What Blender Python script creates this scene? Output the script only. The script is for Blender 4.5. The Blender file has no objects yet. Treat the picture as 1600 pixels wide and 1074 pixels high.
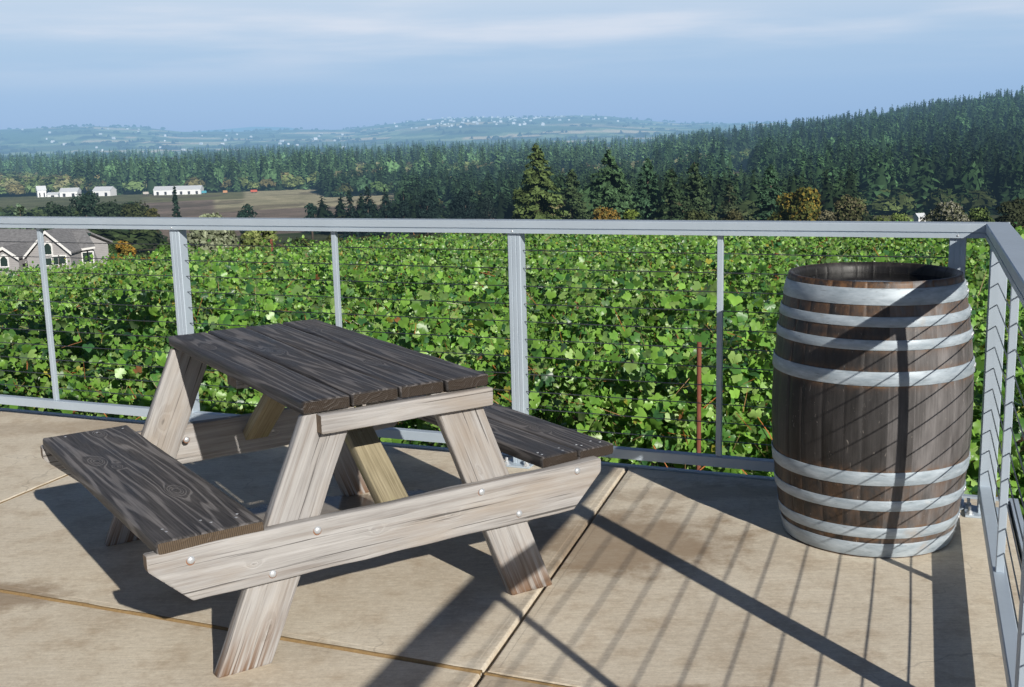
import bpy, math, random
import numpy as np
from mathutils import Vector, Matrix, noise as mnoise
random.seed(7); RNG = np.random.default_rng(7)
PI = math.pi
scene = bpy.context.scene
COL = scene.collection

# ------------------------------------------------------------------ camera
F, PITCH, ROLL, CH = 1785.6 / 1600 * 36, 0.1824, -0.0252, 1.3916
fw = np.array([0, math.cos(PITCH), -math.sin(PITCH)]); rt0 = np.array([1., 0, 0]); up0 = np.cross(rt0, fw)
rt = math.cos(ROLL) * rt0 + math.sin(ROLL) * up0; upv = -math.sin(ROLL) * rt0 + math.cos(ROLL) * up0
cam = bpy.data.cameras.new('camera'); camo = bpy.data.objects.new('camera', cam); COL.objects.link(camo)
cam.sensor_width = 36; cam.lens = F; cam.clip_start = 0.05; cam.clip_end = 60000
camo.matrix_world = Matrix([[rt[0], upv[0], -fw[0], 0], [rt[1], upv[1], -fw[1], 0], [rt[2], upv[2], -fw[2], CH], [0, 0, 0, 1]])
scene.camera = camo
def at(x, y, D):                     # the place that stands at picture point (x, y) when it is D metres ahead
    v = fw * 1785.6 + rt * (x - 800) - upv * (y - 537)
    return np.array([0, 0, CH]) + v * (D / v[1])

# ------------------------------------------------------------------ helpers
def tag(o, label=None, cat=None, group=None, kind=None):
    if label: o['label'] = label
    if cat: o['category'] = cat
    if group: o['group'] = group
    if kind: o['kind'] = kind
    return o
def empty(name, loc=(0, 0, 0), rz=0, label=None, cat=None, group=None):
    o = bpy.data.objects.new(name, None); COL.objects.link(o)
    o.location = loc; o.rotation_euler = (0, 0, rz); o.empty_display_size = .2
    return tag(o, label, cat, group)
def mesh(name, V, Fc, mat, parent=None, smooth=False, attrs=None, loc=None):
    me = bpy.data.meshes.new(name)
    V = np.asarray(V, dtype=np.float32).reshape(-1, 3)
    if isinstance(Fc, np.ndarray):
        k = Fc.shape[1]; me.vertices.add(len(V)); me.vertices.foreach_set('co', V.ravel())
        me.loops.add(Fc.size); me.loops.foreach_set('vertex_index', Fc.astype(np.int32).ravel())
        me.polygons.add(len(Fc)); me.polygons.foreach_set('loop_start', np.arange(0, Fc.size, k, dtype=np.int32))
        try: me.polygons.foreach_set('loop_total', np.full(len(Fc), k, dtype=np.int32))
        except Exception: pass
        me.update(calc_edges=True)
    else:
        me.from_pydata([tuple(map(float, v)) for v in V], [], [tuple(map(int, f)) for f in Fc])
    if smooth:
        me.polygons.foreach_set('use_smooth', np.ones(len(me.polygons), dtype=bool))
    for k, a in (attrs or {}).items():
        a = np.asarray(a, dtype=np.float32)
        if a.ndim == 1:
            at_ = me.attributes.new(k, 'FLOAT', 'POINT'); at_.data.foreach_set('value', a)
        else:
            at_ = me.attributes.new(k, 'FLOAT_VECTOR', 'POINT'); at_.data.foreach_set('vector', a.ravel())
    me.validate(); me.update()
    if mat: me.materials.append(mat)
    o = bpy.data.objects.new(name, me); COL.objects.link(o)
    if parent: o.parent = parent
    if loc is not None: o.location = loc
    return o
class MB:
    def __init__(s): s.V = []; s.F = []
    def add(s, V, Fs):
        n = len(s.V); s.V += [tuple(map(float, v)) for v in V]; s.F += [tuple(i + n for i in f) for f in Fs]; return s
    def box(s, c, d, ax=None):       # centre, full size, optional 3 axes
        ax = ax or (np.array([1., 0, 0]), np.array([0, 1., 0]), np.array([0, 0, 1.])); c = np.asarray(c, float)
        V = [c + ax[0] * d[0] / 2 * i + ax[1] * d[1] / 2 * j + ax[2] * d[2] / 2 * k for i in (-1, 1) for j in (-1, 1) for k in (-1, 1)]
        return s.add(V, [(0, 1, 3, 2), (4, 6, 7, 5), (0, 4, 5, 1), (2, 3, 7, 6), (0, 2, 6, 4), (1, 5, 7, 3)])
    def prism(s, prof, a, b, e1, e2, cap=True):   # profile points (u,v) extruded from a to b
        a = np.asarray(a, float); b = np.asarray(b, float); n = len(prof)
        V = [a + e1 * p[0] + e2 * p[1] for p in prof] + [b + e1 * p[0] + e2 * p[1] for p in prof]
        Fs = [(i, (i + 1) % n, (i + 1) % n + n, i + n) for i in range(n)]
        if cap: Fs += [tuple(range(n))[::-1], tuple(range(n, 2 * n))]
        return s.add(V, Fs)
    def tube(s, pts, r, n=6, cap=True):
        pts = [np.asarray(p, float) for p in pts]; rr = r if hasattr(r, '__len__') else [r] * len(pts); m0 = len(s.V); V = []; Fs = []
        for i, p in enumerate(pts):
            t = pts[min(i + 1, len(pts) - 1)] - pts[max(i - 1, 0)]; t = t / (np.linalg.norm(t) + 1e-9)
            q = np.cross(t, [0, 0, 1.] if abs(t[2]) < .9 else [1., 0, 0]); q /= np.linalg.norm(q); w = np.cross(t, q)
            V += [p + rr[i] * (math.cos(2 * PI * k / n) * q + math.sin(2 * PI * k / n) * w) for k in range(n)]
        for i in range(len(pts) - 1):
            Fs += [(i * n + k, i * n + (k + 1) % n, (i + 1) * n + (k + 1) % n, (i + 1) * n + k) for k in range(n)]
        if cap: Fs += [tuple(range(n))[::-1], tuple(range(len(V) - n, len(V)))]
        return s.add(V, Fs)
    def dome(s, c, nrm, r, h, n=10):
        c = np.asarray(c, float); nrm = np.asarray(nrm, float); nrm = nrm / np.linalg.norm(nrm)
        q = np.cross(nrm, [0, 0, 1.] if abs(nrm[2]) < .9 else [1., 0, 0]); q /= np.linalg.norm(q); w = np.cross(nrm, q); V = []
        for (rr, hh) in ((1, 0), (.95, .45), (.6, .85), (.15, 1)):
            V += [c + nrm * h * hh + r * rr * (math.cos(2 * PI * k / n) * q + math.sin(2 * PI * k / n) * w) for k in range(n)]
        Fs = [(i * n + k, i * n + (k + 1) % n, (i + 1) * n + (k + 1) % n, (i + 1) * n + k) for i in range(3) for k in range(n)]
        return s.add(V, Fs + [tuple(range(3 * n, 4 * n))])
    def build(s, name, mat, parent=None, smooth=False, bevel=0):
        o = mesh(name, s.V, s.F, mat, parent, smooth)
        if bevel:
            b = o.modifiers.new('bevel', 'BEVEL'); b.width = bevel; b.segments = 2; b.limit_method = 'ANGLE'; b.angle_limit = .6
        return o

# ------------------------------------------------------------------ materials
class NT:
    def __init__(s, name):
        s.m = bpy.data.materials.new(name); s.m.use_nodes = True; s.t = s.m.node_tree; s.t.nodes.clear()
        s.out = s.t.nodes.new('ShaderNodeOutputMaterial')
    def n(s, typ, ins=None, **kw):
        x = s.t.nodes.new(typ)
        for k, v in kw.items(): setattr(x, k, v)
        for k, v in (ins or {}).items(): s.set(x.inputs[k], v)
        return x
    def set(s, sock, v):
        if isinstance(v, bpy.types.NodeSocket): s.t.links.new(v, sock)
        else:
            if hasattr(sock.default_value, '__len__') and not hasattr(v, '__len__'): v = [v] * len(sock.default_value)
            if hasattr(v, '__len__') and sock.type == 'RGBA' and len(v) == 3: v = (*v, 1)
            sock.default_value = v
    def math(s, op, a, b=0., c=0., clamp=False):
        x = s.n('ShaderNodeMath', {0: a, 1: b, 2: c}, operation=op); x.use_clamp = clamp; return x.outputs[0]
    def vmul(s, v, k): return s.n('ShaderNodeVectorMath', {0: v, 1: k}, operation='MULTIPLY').outputs[0]
    def vadd(s, v, k): return s.n('ShaderNodeVectorMath', {0: v, 1: k}, operation='ADD').outputs[0]
    def noise(s, v, scale, detail=3, rough=.55, dist=0.): return s.n('ShaderNodeTexNoise', {'Vector': v, 'Scale': scale, 'Detail': detail, 'Roughness': rough, 'Distortion': dist}).outputs['Fac']
    def mr(s, v, a, b, c=0., d=1.): return s.n('ShaderNodeMapRange', {'Value': v, 'From Min': a, 'From Max': b, 'To Min': c, 'To Max': d}).outputs[0]
    def mix(s, f, a, b, mode='MIX'):
        x = s.n('ShaderNodeMix', data_type='RGBA', blend_type=mode); s.set(x.inputs[0], f); s.set(x.inputs[6], a); s.set(x.inputs[7], b); return x.outputs[2]
    def attr(s, name, vec=True):
        x = s.n('ShaderNodeAttribute', attribute_name=name); return x.outputs['Vector' if vec else 'Fac']
    def pos(s): return s.n('ShaderNodeNewGeometry').outputs['Position']
    def obj(s): return s.n('ShaderNodeTexCoord').outputs['Object']
    def bump(s, h, strength=.3, dist=.002): return s.n('ShaderNodeBump', {'Height': h, 'Strength': strength, 'Distance': dist}).outputs[0]
    def pbsdf(s, **k):
        names = dict(color='Base Color', rough='Roughness', metal='Metallic', normal='Normal', spec='Specular IOR Level', coat='Coat Weight', trans='Transmission Weight', alpha='Alpha', sheen='Sheen Weight')
        return s.n('ShaderNodeBsdfPrincipled', {names[a]: v for a, v in k.items()}).outputs[0]
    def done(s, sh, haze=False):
        if haze:           # blue air haze painted in as glow, rising with distance from the origin
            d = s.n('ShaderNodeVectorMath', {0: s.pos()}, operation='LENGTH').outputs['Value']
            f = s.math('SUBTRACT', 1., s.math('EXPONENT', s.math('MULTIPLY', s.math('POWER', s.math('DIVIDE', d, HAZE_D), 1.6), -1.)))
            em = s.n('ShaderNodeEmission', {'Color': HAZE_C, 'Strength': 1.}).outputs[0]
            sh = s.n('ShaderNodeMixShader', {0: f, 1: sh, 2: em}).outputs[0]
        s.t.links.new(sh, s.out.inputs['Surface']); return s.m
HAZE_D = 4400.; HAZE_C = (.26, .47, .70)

def simple(name, color, rough=.6, metal=0., haze=False, var=.15, vs=8., bump=0.):
    t = NT(name); p = t.pos() if haze else t.obj()
    n = t.noise(p, vs, 3); c = t.mix(n, tuple(x * (1 - var) for x in color), tuple(min(1, x * (1 + var)) for x in color))
    kw = dict(color=c, rough=rough, metal=metal)
    if bump: kw['normal'] = t.bump(n, bump, .003)
    return t.done(t.pbsdf(**kw), haze)

def wood(name, dark, light, ringamt, tint=None, KA=.42, gam=1., foot=False, strt=.42, wf=.4, wet=.55, cracks=.5, freq=70., endc=None):
    t = NT(name); lc = t.attr('lc'); kn = t.attr('kn', False)
    f1 = t.noise(t.vmul(lc, (strt, 9., 9.)), 1., 2, .4)
    field = t.math('ADD', f1, t.math('MULTIPLY', kn, KA))
    wob = t.math('MULTIPLY', t.noise(t.vmul(lc, (7., 60., 60.)), 1., 2), 1.3)
    s = t.math('SINE', t.math('ADD', t.math('MULTIPLY', field, freq), wob))
    ring = t.mr(s, .25, .85)
    fib = t.noise(t.vmul(lc, (9., 330., 330.)), 1., 4, .7)
    fib2 = t.noise(t.vmul(lc, (5., 190., 190.)), 1., 3, .65)
    st = t.noise(t.vmul(lc, (3., 9., 9.)), 1., 4, .6)
    v = t.math('ADD', t.math('MULTIPLY', ring, ringamt), t.math('MULTIPLY', t.mr(fib2, .38, .62), wf))
    v = t.math('ADD', v, t.math('MULTIPLY', t.mr(fib, .35, .65), .3))
    v = t.math('ADD', v, t.math('MULTIPLY', t.mr(st, .3, .7), .45))
    v = t.math('POWER', t.math('MULTIPLY', v, 1 / (1.05 + ringamt), clamp=True), gam)
    c = t.mix(v, dark, light)
    if tint: c = t.mix(t.mr(t.noise(t.vmul(lc, (2.2, 9., 9.)), 1., 5, .65), .46, .74, 0, .7), c, tint)
    # checks along the grain and dark knot cores
    cr = t.noise(t.vmul(lc, (2.3, 150., 150.)), 1., 2, .5)
    crk = t.mr(cr, .30, .36, 1., 0.)
    core = t.mr(kn, .86, .99, 0, .6)
    dk = t.math('MAXIMUM', t.math('MULTIPLY', crk, cracks), core)
    c = t.mix(dk, c, tuple(x * .25 for x in dark))
    if foot:
        pz = t.n('ShaderNodeSeparateXYZ', {0: t.pos()}).outputs[2]
        fs = t.math('MULTIPLY', t.mr(pz, .0, .17, 1., 0.), t.mr(t.noise(t.vmul(lc, (3., 70., 70.)), 1., 3, .6), .42, .56))
        c = t.mix(t.math('MULTIPLY', fs, .95), c, (.15, .08, .04)); sk_ = t.mr(t.noise(t.vmul(lc, (1.6, 45., 45.)), 1., 3, .6), .56, .72, 0, .5); c = t.mix(sk_, c, (.17, .13, .10))
    if endc:
        e = t.attr('en', False)
        pr = t.vmul(lc, (0., 1., 1.))
        r = t.n('ShaderNodeTexWave', {'Vector': t.vadd(pr, (0, .013, .05)), 'Scale': 60., 'Distortion': 1.2, 'Detail': 2., 'Detail Scale': 2.}, wave_type='RINGS', rings_direction='X').outputs['Fac']
        ec = t.mix(r, tuple(x * .45 for x in endc), endc)
        c = t.mix(e, c, ec)
    h = t.math('SUBTRACT', t.math('ADD', t.math('MULTIPLY', ring, .5), t.math('MULTIPLY', fib, .7)), t.math('MULTIPLY', dk, 1.5))
    return t.done(t.pbsdf(color=c, rough=t.mr(st, .3, .7, wet - .08, wet + .2), spec=.35, normal=t.bump(h, .55, .0022)))

M = {}
M['wood_dark'] = wood('weathered dark wood', (.022, .0195, .019), (.225, .205, .195), .75, gam=1.45, strt=.34, freq=105., wet=.46, endc=(.050, .036, .026))
M['wood_bench'] = wood('weathered grey bench wood', (.024, .0215, .021), (.27, .25, .24), .8, gam=1.35, strt=.6, KA=.30, freq=80., wet=.5, endc=(.12, .085, .055))
M['wood_pale'] = wood('silvered pale wood', KA=.2, dark=(.165, .148, .136), light=(.47, .455, .44), ringamt=.3, foot=True, gam=.62, wf=.3, strt=.3, tint=(.32, .26, .20), wet=.72, cracks=.8, freq=60., endc=(.30, .22, .15))
M['wood_green'] = wood('algae tinted brace wood', (.17, .14, .08), (.46, .40, .27), .25, tint=(.27, .29, .07), wet=.7, cracks=.3, freq=42., endc=(.3, .22, .15))

def m_metal(name, col, rough=.38, metal=.35, streak=(60, 60, 2)):
    t = NT(name); o = t.obj(); n = t.noise(t.vmul(o, streak), 1., 3); n2 = t.noise(o, 5., 4)
    c = t.mix(n2, tuple(x * .88 for x in col), tuple(min(1, x * 1.08) for x in col))
    sp = t.mr(t.noise(o, 55., 4, .7), .66, .72); c = t.mix(t.math('MULTIPLY', sp, .35), c, (.16, .15, .14))
    return t.done(t.pbsdf(color=c, metal=metal, rough=t.mr(n, .3, .7, rough - .07, rough + .12), normal=t.bump(n, .08, .0005)))
M['alu'] = m_metal('powder coated aluminium', (.45, .52, .585), .42, .15)
M['cable'] = m_metal('steel cable', (.16, .17, .18), .35, .9)
M['bolt'] = m_metal('galvanised bolt', (.62, .64, .66), .4, .5)

def m_hoop():
    t = NT('galvanised hoop'); o = t.obj()
    n = t.noise(t.vmul(o, (14, 14, 60)), 1., 4, .6); n2 = t.noise(o, 9., 4, .6); sc = t.noise(t.vmul(o, (30, 30, 300)), 1., 3)
    c = t.mix(t.mr(n, .3, .7), (.28, .335, .375), (.49, .55, .595))
    c = t.mix(t.mr(n2, .60, .74, 0, .55), c, (.42, .33, .24)); n3 = t.noise(t.vmul(o, (5, 5, 22)), 1., 5, .7); c = t.mix(t.mr(n3, .36, .56, .5, 0.), c, (.22, .26, .30))
    c = t.mix(t.mr(sc, .62, .7, 0, .6), c, (.13, .13, .13))
    return t.done(t.pbsdf(color=c, metal=.12, rough=t.mr(n, .3, .7, .42, .6), normal=t.bump(n, .15, .001)))
M['hoop'] = m_hoop()
def m_stave():
    t = NT('barrel oak stave'); o = t.obj(); sid = t.attr('sid', False); z = t.n('ShaderNodeSeparateXYZ', {0: o}).outputs[2]
    q = t.n('ShaderNodeCombineXYZ', {0: t.math('MULTIPLY', sid, 7.3), 1: t.math('MULTIPLY', sid, 3.1), 2: 0.}).outputs[0]
    p = t.vadd(o, q)
    fib = t.noise(t.vmul(p, (150, 150, 5)), 1., 4, .65); st = t.noise(t.vmul(p, (14, 14, 3.5)), 1., 4, .6)
    rnd = t.n('ShaderNodeTexWhiteNoise', {'W': sid}, noise_dimensions='1D').outputs['Value']
    v = t.math('ADD', t.math('MULTIPLY', t.mr(fib, .3, .7), .35), t.math('ADD', t.math('MULTIPLY', t.mr(st, .38, .66), .6), t.math('MULTIPLY', rnd, .3)))
    v = t.math('POWER', t.math('MULTIPLY', v, .9, clamp=True), 1.35)
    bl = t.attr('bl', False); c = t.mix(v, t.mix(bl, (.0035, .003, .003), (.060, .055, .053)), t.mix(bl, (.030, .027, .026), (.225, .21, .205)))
    # bare oak shows near the ends and next to the hoops
    hz = t.attr('hz', False)
    f = t.math('MULTIPLY', hz, t.mr(t.noise(t.vmul(p, (26, 26, 18)), 1., 4, .65), .38, .62), clamp=True)
    c = t.mix(f, c, (.17, .088, .040))
    scr = t.mr(t.noise(t.vmul(p, (90, 90, 28)), 1., 2, .5, 1.5), .70, .74, 0, .5); c = t.mix(scr, c, (.30, .27, .24))
    kd = t.n('ShaderNodeVectorMath', {0: t.vmul(o, (1, 1, .5)), 1: tuple(KNOT)}, operation='DISTANCE').outputs['Value']
    c = t.mix(t.mr(kd, .009, .02, .95, 0.), c, (.008, .007, .006))
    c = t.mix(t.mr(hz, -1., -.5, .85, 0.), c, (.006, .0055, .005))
    return t.done(t.pbsdf(color=c, rough=t.mr(st, .3, .7, .38, .6), spec=.45, normal=t.bump(t.math('ADD', fib, t.math('MULTIPLY', scr, .5)), .5, .0016)))

def m_concrete(name, shift, brown=0.):
    t = NT(name); p = t.vadd(t.pos(), shift)
    big = t.noise(p, 1.3, 5, .6); med = t.noise(p, 7., 5, .65); fine = t.noise(p, 140., 4, .7); grit = t.noise(p, 420., 2, .6)
    br = t.noise(t.n('ShaderNodeMapping', {'Vector': p, 'Rotation': (0, 0, .08), 'Scale': (6., 160., 1.)}).outputs[0], 1., 3, .6)
    c = t.mix(t.mr(big, .3, .7), (.60, .51, .385), (.88, .79, .63))
    c = t.mix(t.mr(med, .5, .75, 0, .45), c, (.80, .73, .60))
    c = t.mix(t.mr(med, .32, .50, .55, 0.), c, (.44, .32, .20))
    c = t.mix(t.mr(fine, .3, .7, 0, .28), c, (.30, .25, .19))
    c = t.mix(t.mr(br, .38, .60, .22, 0.), c, (.36, .30, .22)); sp_ = t.noise(t.vmul(p, (38., 60., 1.)), 1., 4, .75); c = t.mix(t.mr(sp_, .50, .68, 0., .28), c, (.95, .87, .72)); c = t.mix(t.mr(sp_, .34, .46, .25, 0.), c, (.34, .27, .19))
    c = t.mix(t.mr(grit, .66, .74, 0, .5), c, (.12, .10, .08))
    # damp brown patches left by water
    def patch(cx, cy, rx, ry, e=.35):
        q = t.n('ShaderNodeMapping', {'Vector': t.vadd(t.pos(), (-cx, -cy, 0)), 'Rotation': (0, 0, .40), 'Scale': (1 / rx, 1 / ry, 0)}).outputs[0]
        d = t.n('ShaderNodeVectorMath', {0: q}, operation='LENGTH').outputs['Value']
        d = t.math('ADD', d, t.math('MULTIPLY', t.math('SUBTRACT', t.noise(t.pos(), 7., 5, .7), .5), 1.6))
        return t.mr(d, 1. - e, 1., 1., 0.)
    vor = t.n('ShaderNodeTexVoronoi', {'Vector': t.vadd(p, t.vmul(t.n('ShaderNodeTexNoise', {'Vector': p, 'Scale': 3., 'Detail': 4.}).outputs['Color'], (.5, .5, 0))), 'Scale': .8}, feature='DISTANCE_TO_EDGE').outputs['Distance']
    crk = t.math('MULTIPLY', t.mr(vor, .0008, .0026, 1., 0.), t.mr(big, .48, .6, 0, .6), clamp=True)
    c = t.mix(t.math('MULTIPLY', crk, .45), c, (.14, .10, .07))
    w = patch(.36, 3.74, .46, .38, .45)
    w = t.math('MAXIMUM', w, t.math('MULTIPLY', patch(.25, 2.58, .5, .13), 1.))
    w = t.math('MAXIMUM', w, t.math('MULTIPLY', patch(-1.72, 3.38, .34, .14), 1.))
    w = t.math('MAXIMUM', w, t.math('MULTIPLY', patch(.75, 4.25, .45, .1), .55))
    w = t.math('MAXIMUM', w, t.math('MULTIPLY', patch(-1.9, 5.55, 1.6, .16, .6), .6))
    wc = t.math('MULTIPLY', w, .68)
    c = t.mix(wc, c, (.29, .20, .12))
    pud = t.math('MAXIMUM', patch(-.72, 4.15, .34, .2, .12), patch(-.25, 4.3, .3, .09, .15))
    c = t.mix(t.math('MULTIPLY', pud, .65), c, (.10, .085, .07))
    if brown: c = t.mix(brown, c, (.28, .19, .11))
    r = t.math('SUBTRACT', .82, t.math('ADD', t.math('MULTIPLY', pud, .68), t.math('MULTIPLY', w, .12)))
    h = t.math('MULTIPLY', t.math('ADD', t.math('MULTIPLY', fine, .5), t.math('ADD', t.math('MULTIPLY', br, .6), t.math('MULTIPLY', grit, .3))), t.math('SUBTRACT', 1., t.math('MULTIPLY', pud, .97)))
    return t.done(t.pbsdf(color=c, rough=r, spec=.4, normal=t.bump(h, .45, .002)))

def m_leaf(name, haze=False, transl=.28, gloss=.28):
    t = NT(name); c = t.attr('col'); 
    bk = t.n('ShaderNodeNewGeometry').outputs['Backfacing']
    cb = t.mix(t.math('MULTIPLY', bk, .35), c, (.30, .38, .20))
    p = t.pbsdf(color=cb, rough=gloss + .08, spec=.45)
    tr = t.n('ShaderNodeBsdfTranslucent', {'Color': t.mix(.4, c, (.28, .42, .05))}).outputs[0]
    return t.done(t.n('ShaderNodeMixShader', {0: transl, 1: p, 2: tr}).outputs[0], haze)
M['leaf'] = m_leaf('grape leaf')
def m_fol():
    t = NT('tree foliage'); c = t.attr('col'); n = t.noise(t.pos(), .35, 3); c = t.mix(n, t.vmul(c, (.7, .7, .7)), t.vmul(c, (1.3, 1.3, 1.3)))
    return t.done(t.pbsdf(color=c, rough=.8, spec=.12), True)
M['fol'] = m_fol()
M['bark'] = simple('bark', (.10, .075, .055), .9, haze=True, vs=3.)
M['vinewood'] = simple('vine wood', (.10, .06, .04), .9, vs=40., var=.4, bump=.4)
M['cane'] = simple('vine shoot', (.50, .17, .05), .6, vs=20., var=.3)
M['redpost'] = simple('rusty trellis post', (.20, .065, .038), .8, vs=30., var=.35)
M['wire'] = simple('trellis wire', (.25, .25, .25), .4, .8)

# ------------------------------------------------------------------ light
SAZ, SEL = 5.1736, 0.4546
S = np.array([math.cos(SAZ) * math.cos(SEL), math.sin(SAZ) * math.cos(SEL), math.sin(SEL)])
sun = bpy.data.lights.new('sun', 'SUN'); sun.energy = 5.0; sun.angle = math.radians(.53); sun.color = (1., .955, .88)
so = bpy.data.objects.new('sun', sun); COL.objects.link(so); so.rotation_euler = Vector(tuple(S)).to_track_quat('Z', 'Y').to_euler(); so.location = (20, -40, 30)
w = bpy.data.worlds.new('World'); scene.world = w; w.use_nodes = True; wt = w.node_tree; wt.nodes.clear()
def wn(typ, **kw):
    x = wt.nodes.new(typ)
    for k, v in kw.items(): setattr(x, k, v)
    return x
wl = wt.links.new
wo = wn('ShaderNodeOutputWorld'); bg = wn('ShaderNodeBackground'); wl(bg.outputs[0], wo.inputs[0])
sky = wn('ShaderNodeTexSky', sky_type='NISHITA'); sky.sun_disc = False; sky.sun_elevation = SEL
sky.sun_rotation = math.atan2(S[0], S[1]); sky.altitude = 200; sky.air_density = 1.3; sky.dust_density = .6; sky.ozone_density = 2.
tc = wn('ShaderNodeTexCoord'); sep = wn('ShaderNodeSeparateXYZ'); wl(tc.outputs['Generated'], sep.inputs[0])
ramp = wn('ShaderNodeValToRGB'); wl(sep.outputs[2], ramp.inputs[0]); cr = ramp.color_ramp
STOPS = [(0, (.28, .475, .78)), (.03, (.31, .505, .80)), (.07, (.39, .565, .81)), (.12, (.58, .69, .85)), (.17, (.05, .10, .22)), (1, (.008, .020, .065))]
cr.elements[0].position = 0; cr.elements[0].color = (*STOPS[0][1], 1); cr.elements[1].position = 1; cr.elements[1].color = (*STOPS[-1][1], 1)
for p_, c_ in STOPS[1:-1]:
    e = cr.elements.new(p_); e.color = (*c_, 1)
sm = wn('ShaderNodeMix', data_type='RGBA'); sm.inputs[0].default_value = .9
sk = wn('ShaderNodeMix', data_type='RGBA', blend_type='MULTIPLY'); sk.inputs[0].default_value = 1; sk.inputs[7].default_value = (.09, .09, .09, 1)
wl(sky.outputs[0], sk.inputs[6]); wl(sk.outputs[2], sm.inputs[6]); wl(ramp.outputs[0], sm.inputs[7])
mp = wn('ShaderNodeMapping'); mp.inputs['Scale'].default_value = (2.6, 2.6, 26.); mp.inputs['Location'].default_value = (.9, 1.3, 0.15); wl(tc.outputs['Generated'], mp.inputs[0])
cn = wn('ShaderNodeTexNoise'); cn.inputs['Scale'].default_value = 1.; cn.inputs['Detail'].default_value = 6; cn.inputs['Roughness'].default_value = .5; wl(mp.outputs[0], cn.inputs[0])
c1 = wn('ShaderNodeMapRange'); c1.interpolation_type = 'SMOOTHSTEP'; c1.inputs[1].default_value = .40; c1.inputs[2].default_value = .66; wl(cn.outputs[0], c1.inputs[0])
c2 = wn('ShaderNodeMapRange'); c2.interpolation_type = 'SMOOTHSTEP'; c2.inputs[1].default_value = .035; c2.inputs[2].default_value = .095; c2.inputs[4].default_value = .8; wl(sep.outputs[2], c2.inputs[0])
c3 = wn('ShaderNodeMapRange'); c3.inputs[1].default_value = .13; c3.inputs[2].default_value = .18; c3.inputs[3].default_value = 1; c3.inputs[4].default_value = .03; wl(sep.outputs[2], c3.inputs[0])
cm = wn('ShaderNodeMath', operation='MULTIPLY'); wl(c1.outputs[0], cm.inputs[0]); wl(c2.outputs[0], cm.inputs[1])
cm2 = wn('ShaderNodeMath', operation='MULTIPLY'); wl(cm.outputs[0], cm2.inputs[0]); wl(c3.outputs[0], cm2.inputs[1])
mc = wn('ShaderNodeMix', data_type='RGBA'); mc.inputs[7].default_value = (.76, .80, .89, 1); wl(cm2.outputs[0], mc.inputs[0]); wl(sm.outputs[2], mc.inputs[6])
wl(mc.outputs[2], bg.inputs[0]); bg.inputs[1].default_value = 1.0
scene.view_settings.view_transform = 'Standard'; scene.view_settings.look = 'None'; scene.view_settings.exposure = 0

# ------------------------------------------------------------------ deck frame of reference
C0 = np.array([1.6816, 3.9916, 0.]); PH = 2.7469
A = np.array([math.cos(PH), math.sin(PH), 0]); PH2 = PH + PI / 2 + .0517
B = np.array([math.cos(PH2), math.sin(PH2), 0]); Z = np.array([0, 0, 1.])
N = np.array([math.cos(PH + PI / 2), math.sin(PH + PI / 2), 0])    # inward from the back railing
def dk(s, o, z=0.): return C0 + A * s + B * o + Z * z

# deck slabs: bevelled polygons with open joints
def slab(name, poly, mat, top=0., th=.2, bev=.012, rise=.004):
    c = np.mean(poly, axis=0); P = []; n = len(poly)
    def inset(d):
        out = []
        for i in range(n):
            a, b, q = poly[i - 1], poly[i], poly[(i + 1) % n]
            e1 = (b - a) / np.linalg.norm(b - a); e2 = (q - b) / np.linalg.norm(q - b)
            n1 = np.array([-e1[1], e1[0], 0]); n2 = np.array([-e2[1], e2[0], 0])
            if n1 @ (c - b) < 0: n1 = -n1
            if n2 @ (c - b) < 0: n2 = -n2
            k = (n1 + n2) / (1 + n1 @ n2); out.append(b + k * d)
        return out
    rings = [(0.006, -th), (0.006, -.012), (.0075, -.006), (.009, -.002), (.013, 0.), (.032, 0.), (.036, .0006)]
    V = []
    for d, z in rings: V += [p + Z * (top + z) for p in inset(d)]
    Fs = []
    for r in range(len(rings) - 1):
        for i in range(n): Fs.append((r * n + i, r * n + (i + 1) % n, (r + 1) * n + (i + 1) % n, (r + 1) * n + i))
    Fs.append(tuple(range((len(rings) - 1) * n, len(rings) * n)))
    return tag(mesh(name, V, Fs, mat), kind='structure')
J1 = lambda o: 1.35 - .04 * (o + .08) ; 
sl = []
mats = [m_concrete('deck concrete', (0, 0, 0)), m_concrete('deck concrete mid', (3.1, 7.7, 1)), m_concrete('deck concrete left', (9.3, 2.2, 2)), m_concrete('deck concrete damp', (5.3, 4.4, 3), .45)]
o0, o1, o2 = -.12, 1.79, 4.6
def q4(sa, sb, sc, sd, oa, ob): return [dk(sa, oa), dk(sb, oa), dk(sc, ob), dk(sd, ob)]
slab('deck_slab', q4(-.12, J1(o0), J1(o1), -.12, o0, o1), mats[0])
slab('deck_slab', q4(J1(o0), 3.645, 3.63, J1(o1), o0, o1), mats[1])
slab('deck_slab', q4(3.645, 6., 6., 3.63, o0, o1), mats[2])
slab('deck_slab', q4(6., 8.4, 8.4, 6., o0, o1), mats[1])
slab('deck_slab', q4(-.12, J1(o1), J1(o2), -.12, o1, o2), mats[3])
slab('deck_slab', q4(J1(o1), 3.63, 3.6, J1(o2), o1, o2), mats[2])
slab('deck_slab', q4(3.63, 6., 6., 3.6, o1, o2), mats[0])
slab('deck_slab', q4(-.12, 6., 6., -.12, o2, 8.), mats[1])
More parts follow.
